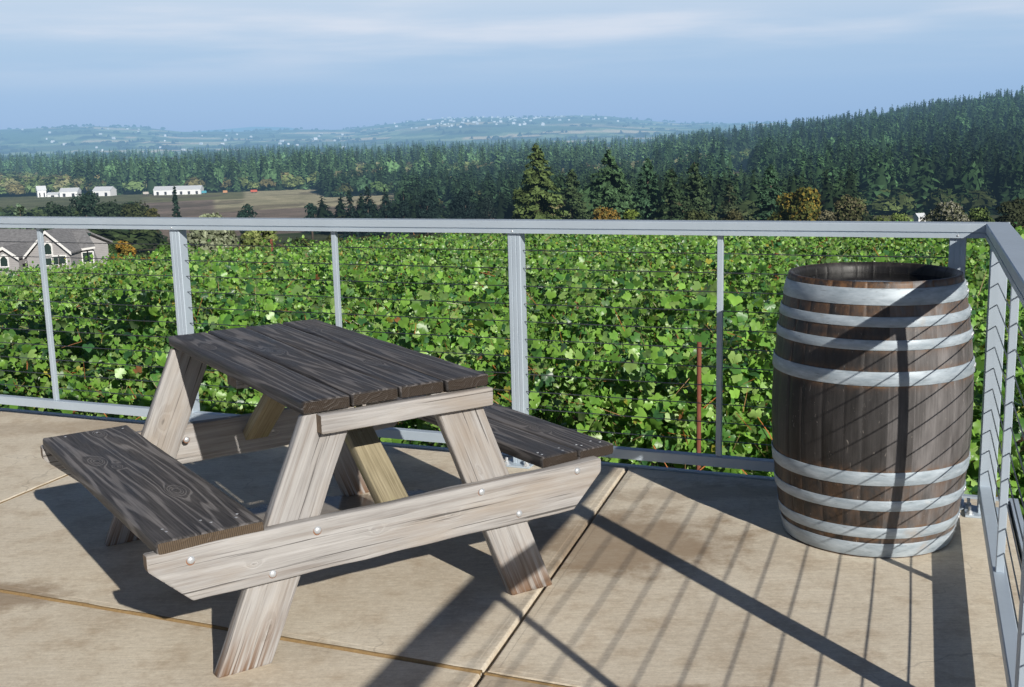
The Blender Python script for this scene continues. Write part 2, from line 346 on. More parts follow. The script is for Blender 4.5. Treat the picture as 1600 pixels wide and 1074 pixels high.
# tan joint filler
t = NT('joint filler'); n_ = t.noise(t.pos(), 60., 5, .7)
M['filler'] = t.done(t.pbsdf(color=t.mix(n_, (.17, .10, .04), (.40, .27, .12)), rough=.9, normal=t.bump(n_, .8, .004)))
def bead(name, p, q, wd, top):
    m = MB(); k = 60; d = (q - p); n = np.array([-d[1], d[0], 0]); n /= np.linalg.norm(n); V = []
    for i in range(k + 1):
        c = p + d * i / k; wob = .0012 * math.sin(i * 2.1) + .0015 * random.uniform(-1, 1); wv = wd * random.uniform(.85, 1.15)
        for u, z in ((-1, -.012), (-.7, top * .7), (0, top), (.7, top * .7), (1, -.012)): V.append(c + n * (u * wv / 2 + wob) + Z * z)
    Fs = [(i * 5 + j, i * 5 + j + 1, i * 5 + j + 6, i * 5 + j + 5) for i in range(k) for j in range(4)]
    return tag(mesh(name, V, Fs, M['filler'], smooth=True), kind='structure')
bead('joint_filler', dk(J1(o1) + .005, o1), dk(6., o1), .017, .0035)
bead('joint_filler', dk(-.1, o1), dk(J1(o1) - .005, o1), .013, -.001)
bead('joint_filler', dk(3.645, o0 + .02), dk(3.63, o1 - .02), .011, -.003)
# dark joint bottom and deck body
m = MB(); m.prism([(-.118, -.03), (8.4, -.03), (8.4, -.9), (-.118, -.9)], C0 * 1 + B * (o0 + .008), C0 + B * 8, A, Z)
tag(m.build('deck_base', simple('joint shade', (.06, .045, .035), .95)), kind='structure')
# steel angle along both edges
m = MB(); ang = [(0, -.16), (0, .004), (-.028, .004), (-.028, -.16)]
m.prism(ang, dk(-.15, o0, 0), dk(8.4, o0, 0), B, Z); m.prism([(0, -.16), (0, .004), (-.028, .004), (-.028, -.16)], dk(-.122, o0, 0), dk(-.122, 8., 0), A, Z)
tag(m.build('deck_edge', M['alu']), kind='structure')

# ------------------------------------------------------------------ railings
PW = .057; ZT = 1.039; OV = .016; RW = .079
def rail_profile():        # (inward offset, height): cap over a narrower channel
    t = ZT; i = OV; o = OV - RW
    return [(i - .003, t), (i, t - .003), (i, t - .030), (i - .006, t - .031), (i - .006, t - .035), (i - .001, t - .036), (i - .001, t - .0515), (o + .001, t - .0515), (o + .001, t - .036), (o + .006, t - .035), (o + .006, t - .031), (o, t - .030), (o, t - .003), (o + .003, t)]
def post_profile(w):       # square tube with two fine grooves in the near face
    h = w / 2; g = .0012; b = .003
    near = [(-h + b, 0), (-h * .42, 0), (-h * .38, -g), (-h * .30, -g), (-h * .26, 0), (h * .26, 0), (h * .30, -g), (h * .38, -g), (h * .42, 0), (h - b, 0)]
    return near + [(h, -b), (h, -w + b), (h - b, -w), (-h + b, -w), (-h, -w + b), (-h, -b)]
CABZ = [.9144 - .0745 * k for k in range(11)]
def railing(root, D, I, posts, pickets, s0, s1, mit0):
    # D along, I inward
    L = lambda s, o, z: C0 + D * s + I * o + Z * z
    m = MB(); pr = rail_profile(); n = len(pr); V = []
    V += [L(mit0(p[0]), p[0], p[1]) for p in pr] + [L(s1, p[0], p[1]) for p in pr]
    m.add(V, [(i, (i + 1) % n, (i + 1) % n + n, i + n) for i in range(n)] + [tuple(range(n)), tuple(range(n, 2 * n))])
    m.build('top_rail', M['alu'], root)
    ps = sorted(posts); ends = [s0] + ps + [s1]
    for i in range(len(ps)):
        a = ps[i] + PW / 2; b = (ps[i + 1] - PW / 2) if i + 1 < len(ps) else s1
        if b - a < .05: continue
        m = MB(); m.prism([(0, .069), (0, .107), (-.003, .110), (-.037, .110), (-.04, .107), (-.04, .069)], L(a, 0, 0), L(b, 0, 0), I, Z)
        m.build('bottom_rail', M['alu'], root)
    for s in ps:
        m = MB(); m.prism(post_profile(PW), L(s, 0, .009), L(s, 0, ZT - .0517), D, I); po = m.build('post', M['alu'], root)
        m = MB(); m.box(L(s, -.02, .005), (.125, .125, .008), (D, I, Z)); m.build('base_plate', M['alu'], po, bevel=.002)
        for ds in (-.045, .045):
            for do in (.028,):
                m = MB(); c = L(s + ds, do, .009)
                hexp = [(.011 * math.cos(PI / 3 * k), .011 * math.sin(PI / 3 * k)) for k in range(6)]
                m.prism([(1.5 * x, 1.5 * y) for x, y in hexp[:]], c, c + Z * .002, D, I); m.prism(hexp, c + Z * .002, c + Z * .012, D, I)
                m.tube([c + Z * .012, c + Z * .028], .006, 8); m.dome(c + Z * .028, Z, .006, .003, 8)
                m.build('bolt', M['bolt'], po)
        m = MB(); m.dome(L(s, OV - .001, ZT - .043), I, .004, .003, 8); m.build('screw', M['bolt'], po)
    for s in pickets:
        m = MB(); m.box(L(s, -.020, (.110 + ZT - .0517) / 2), (.022, .022, ZT - .0517 - .110), (D, I, Z)); m.build('picket', M['alu'], root, bevel=.002)
    for z in CABZ:
        pts = []
        ss = [x for x in sorted(posts + pickets)] + [s1]
        for k in range(len(ss) - 1):
            a, b = ss[k], ss[k + 1]
            for j in range(4): pts.append(L(a + (b - a) * j / 4, -.028, z - .0015 * math.sin(PI * j / 4)))
        pts.append(L(s1, -.028, z))
        m = MB(); m.tube(pts, .0021, 6); m.build('cable', M['cable'], root)
rb = empty('railing', tuple(dk(3, 0)), 0, 'grey aluminium cable railing along the far edge of the deck behind the picnic table', 'railing')
rs = empty('railing', tuple(dk(0, 1.5)), 0, 'grey aluminium cable railing running toward the camera right of the barrel', 'railing')
def unroot(e):
    bpy.context.view_layer.update(); inv = e.matrix_world.inverted()
    for c in [x for x in COL.objects if x.parent == e]: c.matrix_parent_inverse = inv
tan2 = math.tan((PI / 2 + .0517) / 2)
railing(rb, A, N, [.105, 1.803, 3.515, 5.22, 6.93], [.953, 2.664, 4.35, 6.07], 0, 8.2, lambda o: o * 1.0)
railing(rs, B, np.array([-B[1], B[0], 0]) * (1 if (np.array([-B[1], B[0], 0]) @ A) > 0 else -1), [.058, 1.765, 3.47, 5.18], [.915, 2.62, 4.33], 0, 7.5, lambda o: o * 1.0 + .0006)
unroot(rb); unroot(rs)

# ------------------------------------------------------------------ boards
def board(name, o, ex, ey, L, W, T, mat, parent, knots=(), end0=None, end1=None, bow=0., b=.004, taper=None, res=.009, wear=.0012):
    """o: centre of the board; ex along, ey across (unit vectors)"""
    ex = np.asarray(ex, float); ey = np.asarray(ey, float); ez = np.cross(ex, ey); o = np.asarray(o, float)
    ny = max(5, int(W / res)); ys = np.linspace(-W / 2 + b, W / 2 - b, ny)
    half = [(-W / 2, T / 2 - b), (-W / 2 + .3 * b, T / 2 - .3 * b)] + [(y, T / 2) for y in ys] + [(W / 2 - .3 * b, T / 2 - .3 * b), (W / 2, T / 2 - b)]
    loop = np.array(half + [(y, -z) for y, z in half[::-1]]); n = len(loop); h = n // 2
    nx = max(8, int(L / .010)); ts = np.linspace(0, 1, nx + 1); ts = np.concatenate([[0], [b / L], ts[1:-1], [1 - b / L], [1]])
    e0 = end0 or (lambda y: 0.); e1 = end1 or (lambda y: 0.)
    sd = RNG.uniform(-50, 50, 3); sd2 = random.uniform(0, 99)
    V = []; LC = []; KN = []
    E0 = np.array([e0(y) for y, z in loop]); E1 = np.array([e1(y) for y, z in loop])
    for i, t_ in enumerate(ts):
        ins = b * .6 if i in (0, len(ts) - 1) else 0.
        yy = loop[:, 0] * (1 - 2 * ins / W); zz = loop[:, 1] * (1 - 2 * ins / T)
        x = (-L / 2 + E0) * (1 - t_) + (L / 2 + E1) * t_
        sc = taper(t_) if taper else 1.
        wob = wear * np.array([mnoise.noise((float(x[k]) * 7 + sd2, float(yy[k]) * 30, float(zz[k]) * 30)) for k in range(n)])
        yo = np.where(loop[:, 0] > 0, W / 2 + (yy - W / 2) , yy)
        if taper: yo = W / 2 + (yy - W / 2) * sc
        yo = yo + np.sign(yy) * wob * 1.6 * (np.abs(yy) > W / 2 - b * 1.1)
        zo = zz + np.sign(zz) * wob * .7 + bow * (4 * (t_ - .5) ** 2)
        kf = np.zeros(n)
        for (kx, ky, kr) in knots:
            d2 = ((x - kx) / (kr * 2.6)) ** 2 + ((yy - ky) / (kr * 1.25)) ** 2
            kf = np.maximum(kf, np.exp(-d2))
        V.append(o + np.outer(x, ex) + np.outer(yo, ey) + np.outer(zo, ez)); LC.append(np.stack([x, yy, zz], 1) + sd); KN.append(kf)
    V = np.concatenate(V); LC = np.concatenate(LC); KN = np.concatenate(KN); m_ = len(ts)
    Fs = [((i * n + k), i * n + (k + 1) % n, (i + 1) * n + (k + 1) % n, (i + 1) * n + k) for i in range(m_ - 1) for k in range(n)]
    V0 = V[:n]; V1 = V[-n:]; base = len(V); V = np.concatenate([V, V0, V1]); LC = np.concatenate([LC, LC[:n], LC[-n:]]); EN = np.zeros(len(V)); EN[base:] = 1; KN = np.concatenate([KN, np.zeros(2 * n)])
    for k in range(h - 1):
        Fs.append((base + k, base + n - 1 - k, base + n - 2 - k, base + k + 1)[::-1]); bb = base + n; Fs.append((bb + k, bb + n - 1 - k, bb + n - 2 - k, bb + k + 1))
    return mesh(name, V, Fs, mat, parent, True, {'lc': LC, 'kn': KN, 'en': EN})

# ------------------------------------------------------------------ picnic table
TB = empty('picnic_table', (-.648, 3.6279, 0), .5693, 'weathered wooden picnic table with attached benches, dark top and pale frame', 'picnic table')
X_, Y_, Z_ = np.array([1., 0, 0]), np.array([0, 1., 0]), np.array([0, 0, 1.])
TH = .7075; TT = .036
# top planks run along local y; each follows the slightly racked measured outline
near = [(-.301, -.629), (.283, -.633)]; far = [(-.277, .649), (.302, .665)]
kn_top = [[(.33, .02, .012)], [(.10, .01, .016)], [(-.28, -.02, .011)], [(.42, .03, .010)]]
for i in range(4):
    f = (i + .5) / 4; W = .584 / 4 - .0075
    a = np.array([near[0][0] + (near[1][0] - near[0][0]) * f, near[0][1] + (near[1][1] - near[0][1]) * f + random.uniform(-.004, .004), 0]); b = np.array([far[0][0] + (far[1][0] - far[0][0]) * f, far[0][1] + (far[1][1] - far[0][1]) * f, 0])
    ex = (b - a); L = np.linalg.norm(ex); ex /= L; ey = np.array([-ex[1], ex[0], 0])
    board('top_plank', (a + b) / 2 + Z_ * (TH - TT / 2 + random.uniform(-.001, .001)), ex, ey, L, W, TT, M['wood_dark'], TB, kn_top[i], b=.006)
def plank(pn, pf, W, z, mat, kn, name='seat_plank', tt=TT):
    a = np.array([*pn, 0.]); b = np.array([*pf, 0.]); ex = b - a; L = np.linalg.norm(ex); ex /= L; ey = np.array([-ex[1], ex[0], 0])
    return board(name, (a + b) / 2 + Z_ * (z - tt / 2), ex, ey, L, W, tt, mat, TB, kn, b=.006)
plank((-.570, -.658), (-.592, .612), .283, .417, M['wood_bench'], [(.22, .065, .017), (.12, .03, .010), (-.24, -.035, .018), (.57, -.03, .014)])
plank((.535, -.624), (.532, .635), .137, .417, M['wood_dark'], [(-.2, .02, .014), (.3, -.02, .018)])
plank((.674, -.627), (.672, .635), .137, .4165, M['wood_dark'], [(-.33, .01, .016), (.1, -.01, .014)])
# frames
LEGT = .036
def leg(xb, xt, yc, kn, mat=None, ztop=.668):
    # centre line from (xb, 0) to (xt, ztop); width .14 measured square to it; ends cut level
    d = np.array([xt - xb, 0, ztop]); L = np.linalg.norm(d); ex = d / L; ey = np.array([ex[2], 0, -ex[0]]); k = ex[0] / ex[2]
    return board('leg', np.array([(xb + xt) / 2, yc, ztop / 2]), ex, ey, L, .139, LEGT, mat or M['wood_pale'], TB, kn, end0=lambda y: y * k, end1=lambda y: y * k)
YN, YF = -.605, .600
LEGS = [leg(-.498, -.215, YN, [(-.235, .028, .012), (-.09, -.03, .011)]), leg(.425, .168, YN, [(.1, -.02, .005)]),
        leg(-.490, -.205, YF, [(.08, -.02, .016)]), leg(.425, .170, YF, [(.0, .0, .01)])]
def beam(y0, sgn, xl, xr, zt, zb, kn, mat, tilt):
    W = zt - zb; L = xr - xl; o = np.array([(xl + xr) / 2, y0, (zt + zb) / 2])
    def e0(y):           # y runs downward from the top edge (ey = -z)
        q = (y + W / 2) / W; return 0. if q < .28 else (q - .28) / .72 * .105
    ex = np.array([1., 0, tilt]); ex /= np.linalg.norm(ex)
    return board('crossbeam', o, ex, np.array([ex[2], 0, -ex[0]]), L, W, .037, mat, TB, kn, end0=e0, end1=lambda y: -e0(y), wear=.002)
BN = beam(YN - .0375, -1, -.737, .665, .388, .2445, [(-.075, -.005, .008), (.165, .0, .010), (-.43, .01, .007)], M['wood_pale'], 0.)
BF = beam(YF + .0375, 1, -.735, .700, .380, .238, [(.1, .01, .008)], M['wood_pale'], 0.)
# battens under the top: one at each end and one in the middle
board('batten', np.array([.012, YN - .0345, .6425]), X_, Y_ * 0 + np.array([0, 0, -1.]), .535, .052, .036, M['wood_pale'], TB, [], b=.003)
board('batten', np.array([.015, YF + .0355, .6425]), X_, np.array([0, 0, -1.]), .535, .052, .036, M['wood_pale'], TB, [], b=.003)
board('batten', np.array([.0, .0, .652]), X_, Y_, .54, .088, .036, M['wood_pale'], TB, [], b=.003)
# diagonal braces from the crossbeams up to the middle batten
for sg in (-1, 1):
    yb = YN + .02 if sg < 0 else YF - .02
    p0 = np.array([.0, yb, .315]); p1 = np.array([.0, sg * .13, .665]); d = p1 - p0; L = np.linalg.norm(d); ex = d / L
    nrm = np.cross(ex, X_); k = ex[1] / ex[2]
    board('brace', (p0 + p1) / 2, ex, X_ * (1 if sg < 0 else -1), L, .089, .040, M['wood_green'], TB, [(.05, .0, .008)])
# seat battens
# carriage bolts
M['rust'] = simple('rust', (.26, .13, .075), .9, vs=60.)
def nail(x, y, z, parent):
    m = MB(); m.dome((x, y, z), (0, 0, 1), .0042, .0012, 8); m.build('nail', M['bolt'], parent, True)
def tbolt(x, z, y, parent, sg=-1):
    m = MB(); m.dome((x, y, z), (0, sg, 0), .0105, .006, 12); o = m.build('bolt', M['bolt'], parent, True); m = MB(); m.dome((x + random.uniform(-.0012, .0012), y, z - random.uniform(.0004, .003)), (0, sg, 0), random.uniform(.0108, .0125), .0009, 14); m.build('rust_ring', M['rust'], parent); return o
for (x, z) in [(-.286, .360), (-.418, .268), (.228, .366), (.356, .273)]: tbolt(x, z, YN - .0375 - .0190, BN)
for (x, z) in [(-.629, .355), (.572, .366)]: tbolt(x, z, YN - .0375 - .0190, BN)
PLK = [o for o in COL.objects if o.parent == TB and o.name.startswith('seat_plank')]
for o_, xs_ in zip(PLK, ((-.66, -.56, -.47), (.50, .57), (.64, .71))):
    for x in xs_:
        for y in (-.59, -.565, .57): nail(x + random.uniform(-.012, .012), y + random.uniform(-.008, .008), .4168, o_)
for (x, z, l) in [(.045, .335, 3), (-.256, .337, 2)]: tbolt(x, z, YF - LEGT / 2 - .0008, LEGS[l])
for o in list(COL.objects):
    if o.parent in (BN, BF) or o.parent in LEGS: pass

# ------------------------------------------------------------------ wine barrel
BX, BY, BH = 1.2176, 3.7996, .905
BR0, BRB = .2784, .3275
def brad(z):
    u = (z / BH - .5) * 2; return BR0 + (BRB - BR0) * (1 - abs(u) ** 2.05)
# hoops: find the heights whose front shows at the measured picture heights
def frontz(y):
    lo, hi = 0., BH
    d = np.array([-BX, -BY, 0]); d /= np.linalg.norm(d)
    for _ in range(50):
        mid = (lo + hi) / 2; p = np.array([BX, BY, mid]) + d * (brad(mid) + .003) - np.array([0, 0, CH]); yy = 537 - 1785.6 * (p @ upv) / (p @ fw)
        if yy > y: lo = mid
        else: hi = mid
    return lo
HO = [(frontz(b), frontz(a)) for a, b in [(451.5, 478), (495.6, 511.5), (531.6, 547.5), (581.4, 603.6), (739, 759.5), (783.5, 799.4), (825.5, 841.4), (849, 876)]]
HO[-1] = (.006, HO[-1][1])
BA = empty('wine_barrel', (BX, BY, 0), 0, 'dark weathered oak wine barrel with eight galvanised hoops standing in the deck corner', 'barrel')
kd_ = np.array([math.cos(math.radians(-26)), math.sin(math.radians(-26))]); KNOT = (kd_[0] * .322, kd_[1] * .322, .5 * .515)
NS = 30; SUB = 6; V = []; SID = []; HZ = []; zs = np.linspace(0, BH, 91); thk = .028
ws = RNG.uniform(.75, 1.25, NS); ws = np.cumsum(ws / ws.sum()) * 2 * PI; ws = np.concatenate([[0], ws])
ang_ = []; sidl = []; gro = []
for i in range(NS):
    for k in range(SUB):
        f = [0, .04, .25, .5, .75, .96][k]; ang_.append(ws[i] + (ws[i + 1] - ws[i]) * f); sidl.append(i + 1); gro.append(-.0013 if k == 0 else 0.)
ang_ = np.array(ang_); sidl = np.array(sidl, float); gro = np.array(gro); na = len(ang_)
hz_of = lambda z: min(1., max([math.exp(-min(abs(z - a), abs(z - b)) / .008) * .9 for a, b in HO] + [1. if z > BH - .05 else 0, .55 if HO[1][1] - .012 < z < HO[0][0] else 0, .25 if z < HO[4][0] and z > .02 else 0]))
so_ = RNG.uniform(-.0008, .0008, NS)
for z in zs:
    r = brad(z) + gro + so_[(sidl - 1).astype(int)]
    V.append(np.stack([r * np.cos(ang_), r * np.sin(ang_), np.full(na, z)], 1)); SID.append(sidl); HZ.append(np.full(na, hz_of(z)))
# chamfered chime and inner wall down past the head
for dr, z in ((-.004, BH + .001), (-.012, BH), (-.020, BH - .016), (-.024, BH - .037), (-.024, BH - .06)):
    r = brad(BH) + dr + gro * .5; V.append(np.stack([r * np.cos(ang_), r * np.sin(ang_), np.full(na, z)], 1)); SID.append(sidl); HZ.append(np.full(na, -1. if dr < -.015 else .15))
nr = len(V); V = np.concatenate(V)
Fq = np.array([(i * na + k, i * na + (k + 1) % na, (i + 1) * na + (k + 1) % na, (i + 1) * na + k) for i in range(nr - 1) for k in range(na)])
M['stave'] = m_stave()
SB = np.array([ws[int(i) - 1] * .5 + ws[int(i)] * .5 for i in sidl]); sr_ = RNG.uniform(-.16, .16, NS)[(sidl - 1).astype(int)]    # staves paler toward the right-hand side, near black at left
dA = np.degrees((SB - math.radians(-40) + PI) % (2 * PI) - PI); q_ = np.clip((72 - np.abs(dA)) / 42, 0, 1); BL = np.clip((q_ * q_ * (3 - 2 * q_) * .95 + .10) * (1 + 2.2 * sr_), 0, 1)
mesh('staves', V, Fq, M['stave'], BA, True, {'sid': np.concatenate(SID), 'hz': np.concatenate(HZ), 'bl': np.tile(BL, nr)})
# head boards with a film of rain water
hr = brad(BH) - .023; m = MB()
for k in range(7):
    x0 = -hr + 2 * hr * k / 7 + .0008; x1 = -hr + 2 * hr * (k + 1) / 7 - .0008; V = []; nn = 8
    for x in np.linspace(x0, x1, nn):
        hh = math.sqrt(max(0, hr * hr - x * x)); V += [(x, -hh, BH - .036), (x, hh, BH - .036)]
    m.add(V, [(2 * i, 2 * i + 1, 2 * i + 3, 2 * i + 2) for i in range(nn - 1)])
t = NT('barrel head'); n_ = t.noise(t.vmul(t.obj(), (120, 6, 1)), 1., 4)
M['head'] = t.done(t.pbsdf(color=t.mix(n_, (.010, .009, .008), (.05, .043, .038)), rough=.3, normal=t.bump(n_, .5, .001)))
m.build('head', M['head'], BA)
m = MB(); wpts = []
V = [(0.02, 0.04, BH - .0335)]; nn = 72
for k in range(nn):
    a = 2 * PI * k / nn; rr = hr * (.93 + .045 * math.sin(3 * a + 1) + .02 * math.sin(7 * a)); V.append((rr * math.cos(a), rr * math.sin(a), BH - .0335))
t = NT('rain water'); n_ = t.noise(t.obj(), 9., 2)
M['water'] = t.done(t.pbsdf(color=(.012, .012, .012), rough=.06, spec=.3, normal=t.bump(n_, .05, .002)))
mesh('water_film', V, [(0, 1 + k, 1 + (k + 1) % nn) for k in range(nn)], M['water'], BA)
for i, (za, zb) in enumerate(HO):
    nn = 120; V = []; pr = []
    for z, dr in ((za, .0005), (za, .0024), (za + .0012, .0032), ((za + zb) / 2, .0034), (zb - .0012, .0032), (zb, .0024), (zb, .0005)):
        pr.append((z, dr))
    # overlap lap of the strip on the right side
    lap = math.radians(-28 + 7 * math.sin(i * 2.)); 
    for z, dr in pr:
        for k in range(nn):
            a = 2 * PI * k / nn; e = .0016 if 0 < ((a - lap + PI) % (2 * PI)) - PI < .17 else 0.
            r = brad(min(max(z, 0), BH)) + dr + (e if dr > .001 else 0); V.append((r * math.cos(a), r * math.sin(a), z + .0012 * math.sin(a * 2 + i)))
    Fq = [(j * nn + k, j * nn + (k + 1) % nn, (j + 1) * nn + (k + 1) % nn, (j + 1) * nn + k) for j in range(len(pr) - 1) for k in range(nn)]
    ho = mesh('hoop', V, Fq, M['hoop'], BA, True)
    b_ = 2 if i in (0, 7) else 1
    for da in (.05, .12):
        for zz in ([.3, .7] if b_ == 2 else [.5]):
            z = za + (zb - za) * zz; a = lap + da + .02 * (zz - .5); r = brad(z) + .0048; m = MB(); m.dome((r * math.cos(a), r * math.sin(a), z), (math.cos(a), math.sin(a), 0), .0075, .0035, 8); m.build('rivet', M['bolt'], ho, True)

# ------------------------------------------------------------------ terrain
def interp(x, xs, ys): return np.interp(x, xs, ys)
def smooth(a, b, x):
    t_ = np.clip((x - a) / (b - a), 0, 1); return t_ * t_ * (3 - 2 * t_)
def fbm(x, y, o=4):
    x = np.asarray(x, float); y = np.asarray(y, float); v = np.zeros_like(x); a = 1.
    for k in range(o):
        v += a * (np.sin(x * 1.7 + 1.3 * np.sin(y * 1.1 + k) + k * 2.1) * np.cos(y * 1.9 + 1.1 * np.sin(x * .9 + k * 1.7) + k)); x = x * 1.93 + 3.1; y = y * 1.87 + 1.7; a *= .5
    return v
def px_of(X, Y): return 800 + 1785.6 * (X / np.maximum(Y, 1e-3)) * .983      # rough picture column of a place
def terr(X, Y):
    X = np.asarray(X, float); Y = np.asarray(Y, float); r = np.hypot(X, Y)
    z = interp(r, [0, 4, 8, 17, 30, 60, 75, 110, 200, 340, 500, 620, 950, 2500, 4000, 30000], [-1.5, -1.6, -1.78, -2.22, -3.2, -6.0, -8.2, -14.5, -22, -31, -41, -46, -47, -46, -40, -40])
    px = px_of(X, Y); front = Y > 0
    z = z - np.where(front, np.minimum(r, 110) * interp(px, [-400, 0, 250, 650], [.0135, .0135, .008, 0.]), 0.)
    # right-hand wooded hill
    R = interp(px, [860, 1000, 1120, 1180, 1250, 1350, 1450, 1600, 1900, 2600], [-46, -45, -31, -25, -20, -9, 3, 16, 30, 38])
    k = smooth(640, 1850, r) * np.where(front, 1, 0); kk = np.where(r > 1850, 1 - .6 * smooth(1850, 4200, r), k)
    z = np.where(front & (px > 860), z + (R + 46) * kk, z)
    # hill across the valley and the low range to the left
    e = interp(px, [-600, 0, 180, 250, 310, 400, 500, 560, 600, 700, 760, 820, 900, 950, 1000, 1060, 1150, 1700], [16, 22, 25, 21, 14, 12, 10, 8, 12, 22, 24, 22, 23, 20, 13, 7, 4, 4])
    zf = 1.4 + e / 1785.6 * 6200; kf = smooth(3300, 6200, r)
    z = np.where(front, z * (1 - kf) + zf * kf, z)
    e2 = interp(px, [-600, 300, 330, 420, 470, 530, 1000, 1045, 1120, 1700], [-10, -8, 13, 18, 16, 4, 4, 8, 6, 2])
    zg = 1.4 + e2 / 1785.6 * 12000; kg = smooth(8000, 12000, r); z = np.where(front, z * (1 - kg) + zg * kg, z)
    z = z + fbm(X / 160, Y / 160) * 1.1 * smooth(200, 900, r) + fbm(X / 700, Y / 700) * 7 * smooth(3200, 5500, r) * (1 - smooth(6000, 7000, r))
    return z
th = np.concatenate([np.radians(np.linspace(-62, 62, 520)), np.radians(np.linspace(66, 294, 58))]); nt = len(th)
rs_ = np.concatenate([[0.5, 2.], np.geomspace(4, 14000, 420), [20000, 30000]]); nrr = len(rs_)
TX = np.outer(rs_, np.sin(th)); TY = np.outer(rs_, np.cos(th)); TZ = terr(TX, TY)
r_ = np.hypot(TX, TY); px_ = px_of(TX, TY); n1 = fbm(TX / 60, TY / 60); n2 = fbm(TX / 420 + 3, TY / 260 + 5); n3 = fbm(TX / 190 + 9, TY / 110 + 2)
col = np.zeros((*TX.shape, 3))
def setc(mask, c, k=1.):
    k = np.where(mask, k, 0.)[..., None]; col[:] = col * (1 - k) + np.array(c) * k
setc(r_ < 80, (.085, .06, .035)); setc(r_ >= 72, (.055, .075, .028)); setc((r_ > 110) & (n1 > .1), (.075, .085, .04)); setc((r_ > 150) & (n1 < -.5), (.10, .085, .045))
fld = (r_ > 585) & (TY < 1125) & (px_ > 225) & (px_ < 800)
setc(fld, (.24, .19, .15)); setc(fld & (r_ > 800) & (px_ > 350), (.42, .38, .24)); setc(fld & (r_ > 980) & (px_ < 400), (.20, .20, .10)); setc(fld & (n1 > .5), (.14, .115, .08), .6)
setc((r_ > 560) & (r_ < 700) & (px_ > 640) & (px_ < 800), (.20, .19, .09))
setc((r_ > 800) & (TY < 1125) & (px_ < 240) & (px_ > -100), (.15, .16, .08))
setc((TY > 1120) & (r_ < 3000), (.025, .04, .024))
setc((r_ > 560) & (r_ < 660) & (px_ > 1320) & (px_ < 1440), (.15, .16, .07))
setc((r_ > 820) & (r_ < 1150) & (px_ > 1130) & (px_ < 1175), (.30, .22, .11))
far = r_ > 3000
setc(far, (.12, .20, .10)); setc(far & (n2 > .15), (.33, .42, .22)); setc(far & (n2 > .55), (.80, .66, .42)); setc(far & (n3 > .55), (.03, .055, .04)); setc(far & (n2 < -.8) , (.13, .17, .08))
hill = (r_ > 4700) & (r_ < 6800) & (px_ > 640) & (px_ < 1000)
setc(hill & (n3 > -.2) & (n2 > -.3), (.24, .25, .17), .6)
setc(r_ > 7500, (.04, .06, .045))
idx = np.arange(nrr * nt).reshape(nrr, nt); q = np.stack([idx[:-1], np.roll(idx, -1, 1)[:-1], np.roll(idx, -1, 1)[1:], idx[1:]], -1).reshape(-1, 4)
V = np.stack([TX, TY, TZ], -1).reshape(-1, 3)
t = NT('valley ground'); p = t.pos(); c = t.attr('col'); a1 = t.noise(p, .05, 6, .7); a2 = t.noise(p, 1.6, 5, .7)
c = t.mix(t.mr(a1, .3, .7), t.vmul(c, (.62, .65, .62)), t.vmul(c, (1.35, 1.3, 1.3))); c = t.mix(t.mr(a2, .3, .7), t.vmul(c, (.6, .6, .6)), t.vmul(c, (1.35, 1.35, 1.35)))
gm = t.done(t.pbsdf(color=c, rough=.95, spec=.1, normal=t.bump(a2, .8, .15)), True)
tag(mesh('ground', V, q, gm, None, True, {'col': col.reshape(-1, 3)}), kind='structure')

# ------------------------------------------------------------------ grapevines
ROW0 = -2.45
def leaf_template(full=True):
    if full:
        pol = [(-90, .18), (-62, .72), (-38, .88), (-16, .76), (8, .95), (28, .93), (46, .80), (66, .90), (90, 1.06)]
        ang = [a for a, r in pol] + [180 - a for a, r in pol[1:-1]][::-1]; rad = [r for a, r in pol] + [r for a, r in pol[1:-1]][::-1]
        V = [(0, 0, 0)] + [(r * math.cos(math.radians(a)), r * math.sin(math.radians(a)), -.22 * r * r + .16 * abs(math.cos(math.radians(a))) * r) for a, r in zip(ang, rad)]
        n = len(ang); T = [(0, 1 + k, 1 + (k + 1) % n) for k in range(n)]
        return np.array(V), np.array(T)
    V = np.array([(0, -.55, 0), (.85, -.2, -.12), (.62, .65, -.1), (0, .95, -.2), (-.62, .65, -.1), (-.85, -.2, -.12), (0, .1, .12)])
    return V, np.array([(6, k, (k + 1) % 6) for k in range(6)])
def place_leaves(P, Nn, size, cols, full):
    """P positions, Nn outward normals; leaves hang and tilt at random about them"""
    V0, T0 = leaf_template(full); n = len(P); nv = len(V0)
    nn = Nn / np.linalg.norm(Nn, axis=1, keepdims=True)
    down = np.tile([0, 0, -1.], (n, 1)) + RNG.normal(0, .55, (n, 3)); yv = down - nn * np.sum(down * nn, 1, keepdims=True); yv /= np.linalg.norm(yv, axis=1, keepdims=True)
    xv = np.cross(yv, nn); cur = RNG.uniform(.3, 3.4, n)
    W = V0[None, :, 0, None] * xv[:, None] + V0[None, :, 1, None] * yv[:, None] + (V0[None, :, 2] * cur[:, None])[..., None] * nn[:, None]
    W = P[:, None] + W * size[:, None, None]; shade = (1 - .16 * (np.linalg.norm(V0[:, :2], axis=1) > .3))[None, :, None]
    Cc = np.repeat(cols[:, None], nv, 1) * (1 / shade)
    T = (T0[None] + (np.arange(n) * nv)[:, None, None]).reshape(-1, 3)
    return W.reshape(-1, 3), T, Cc.reshape(-1, 3)
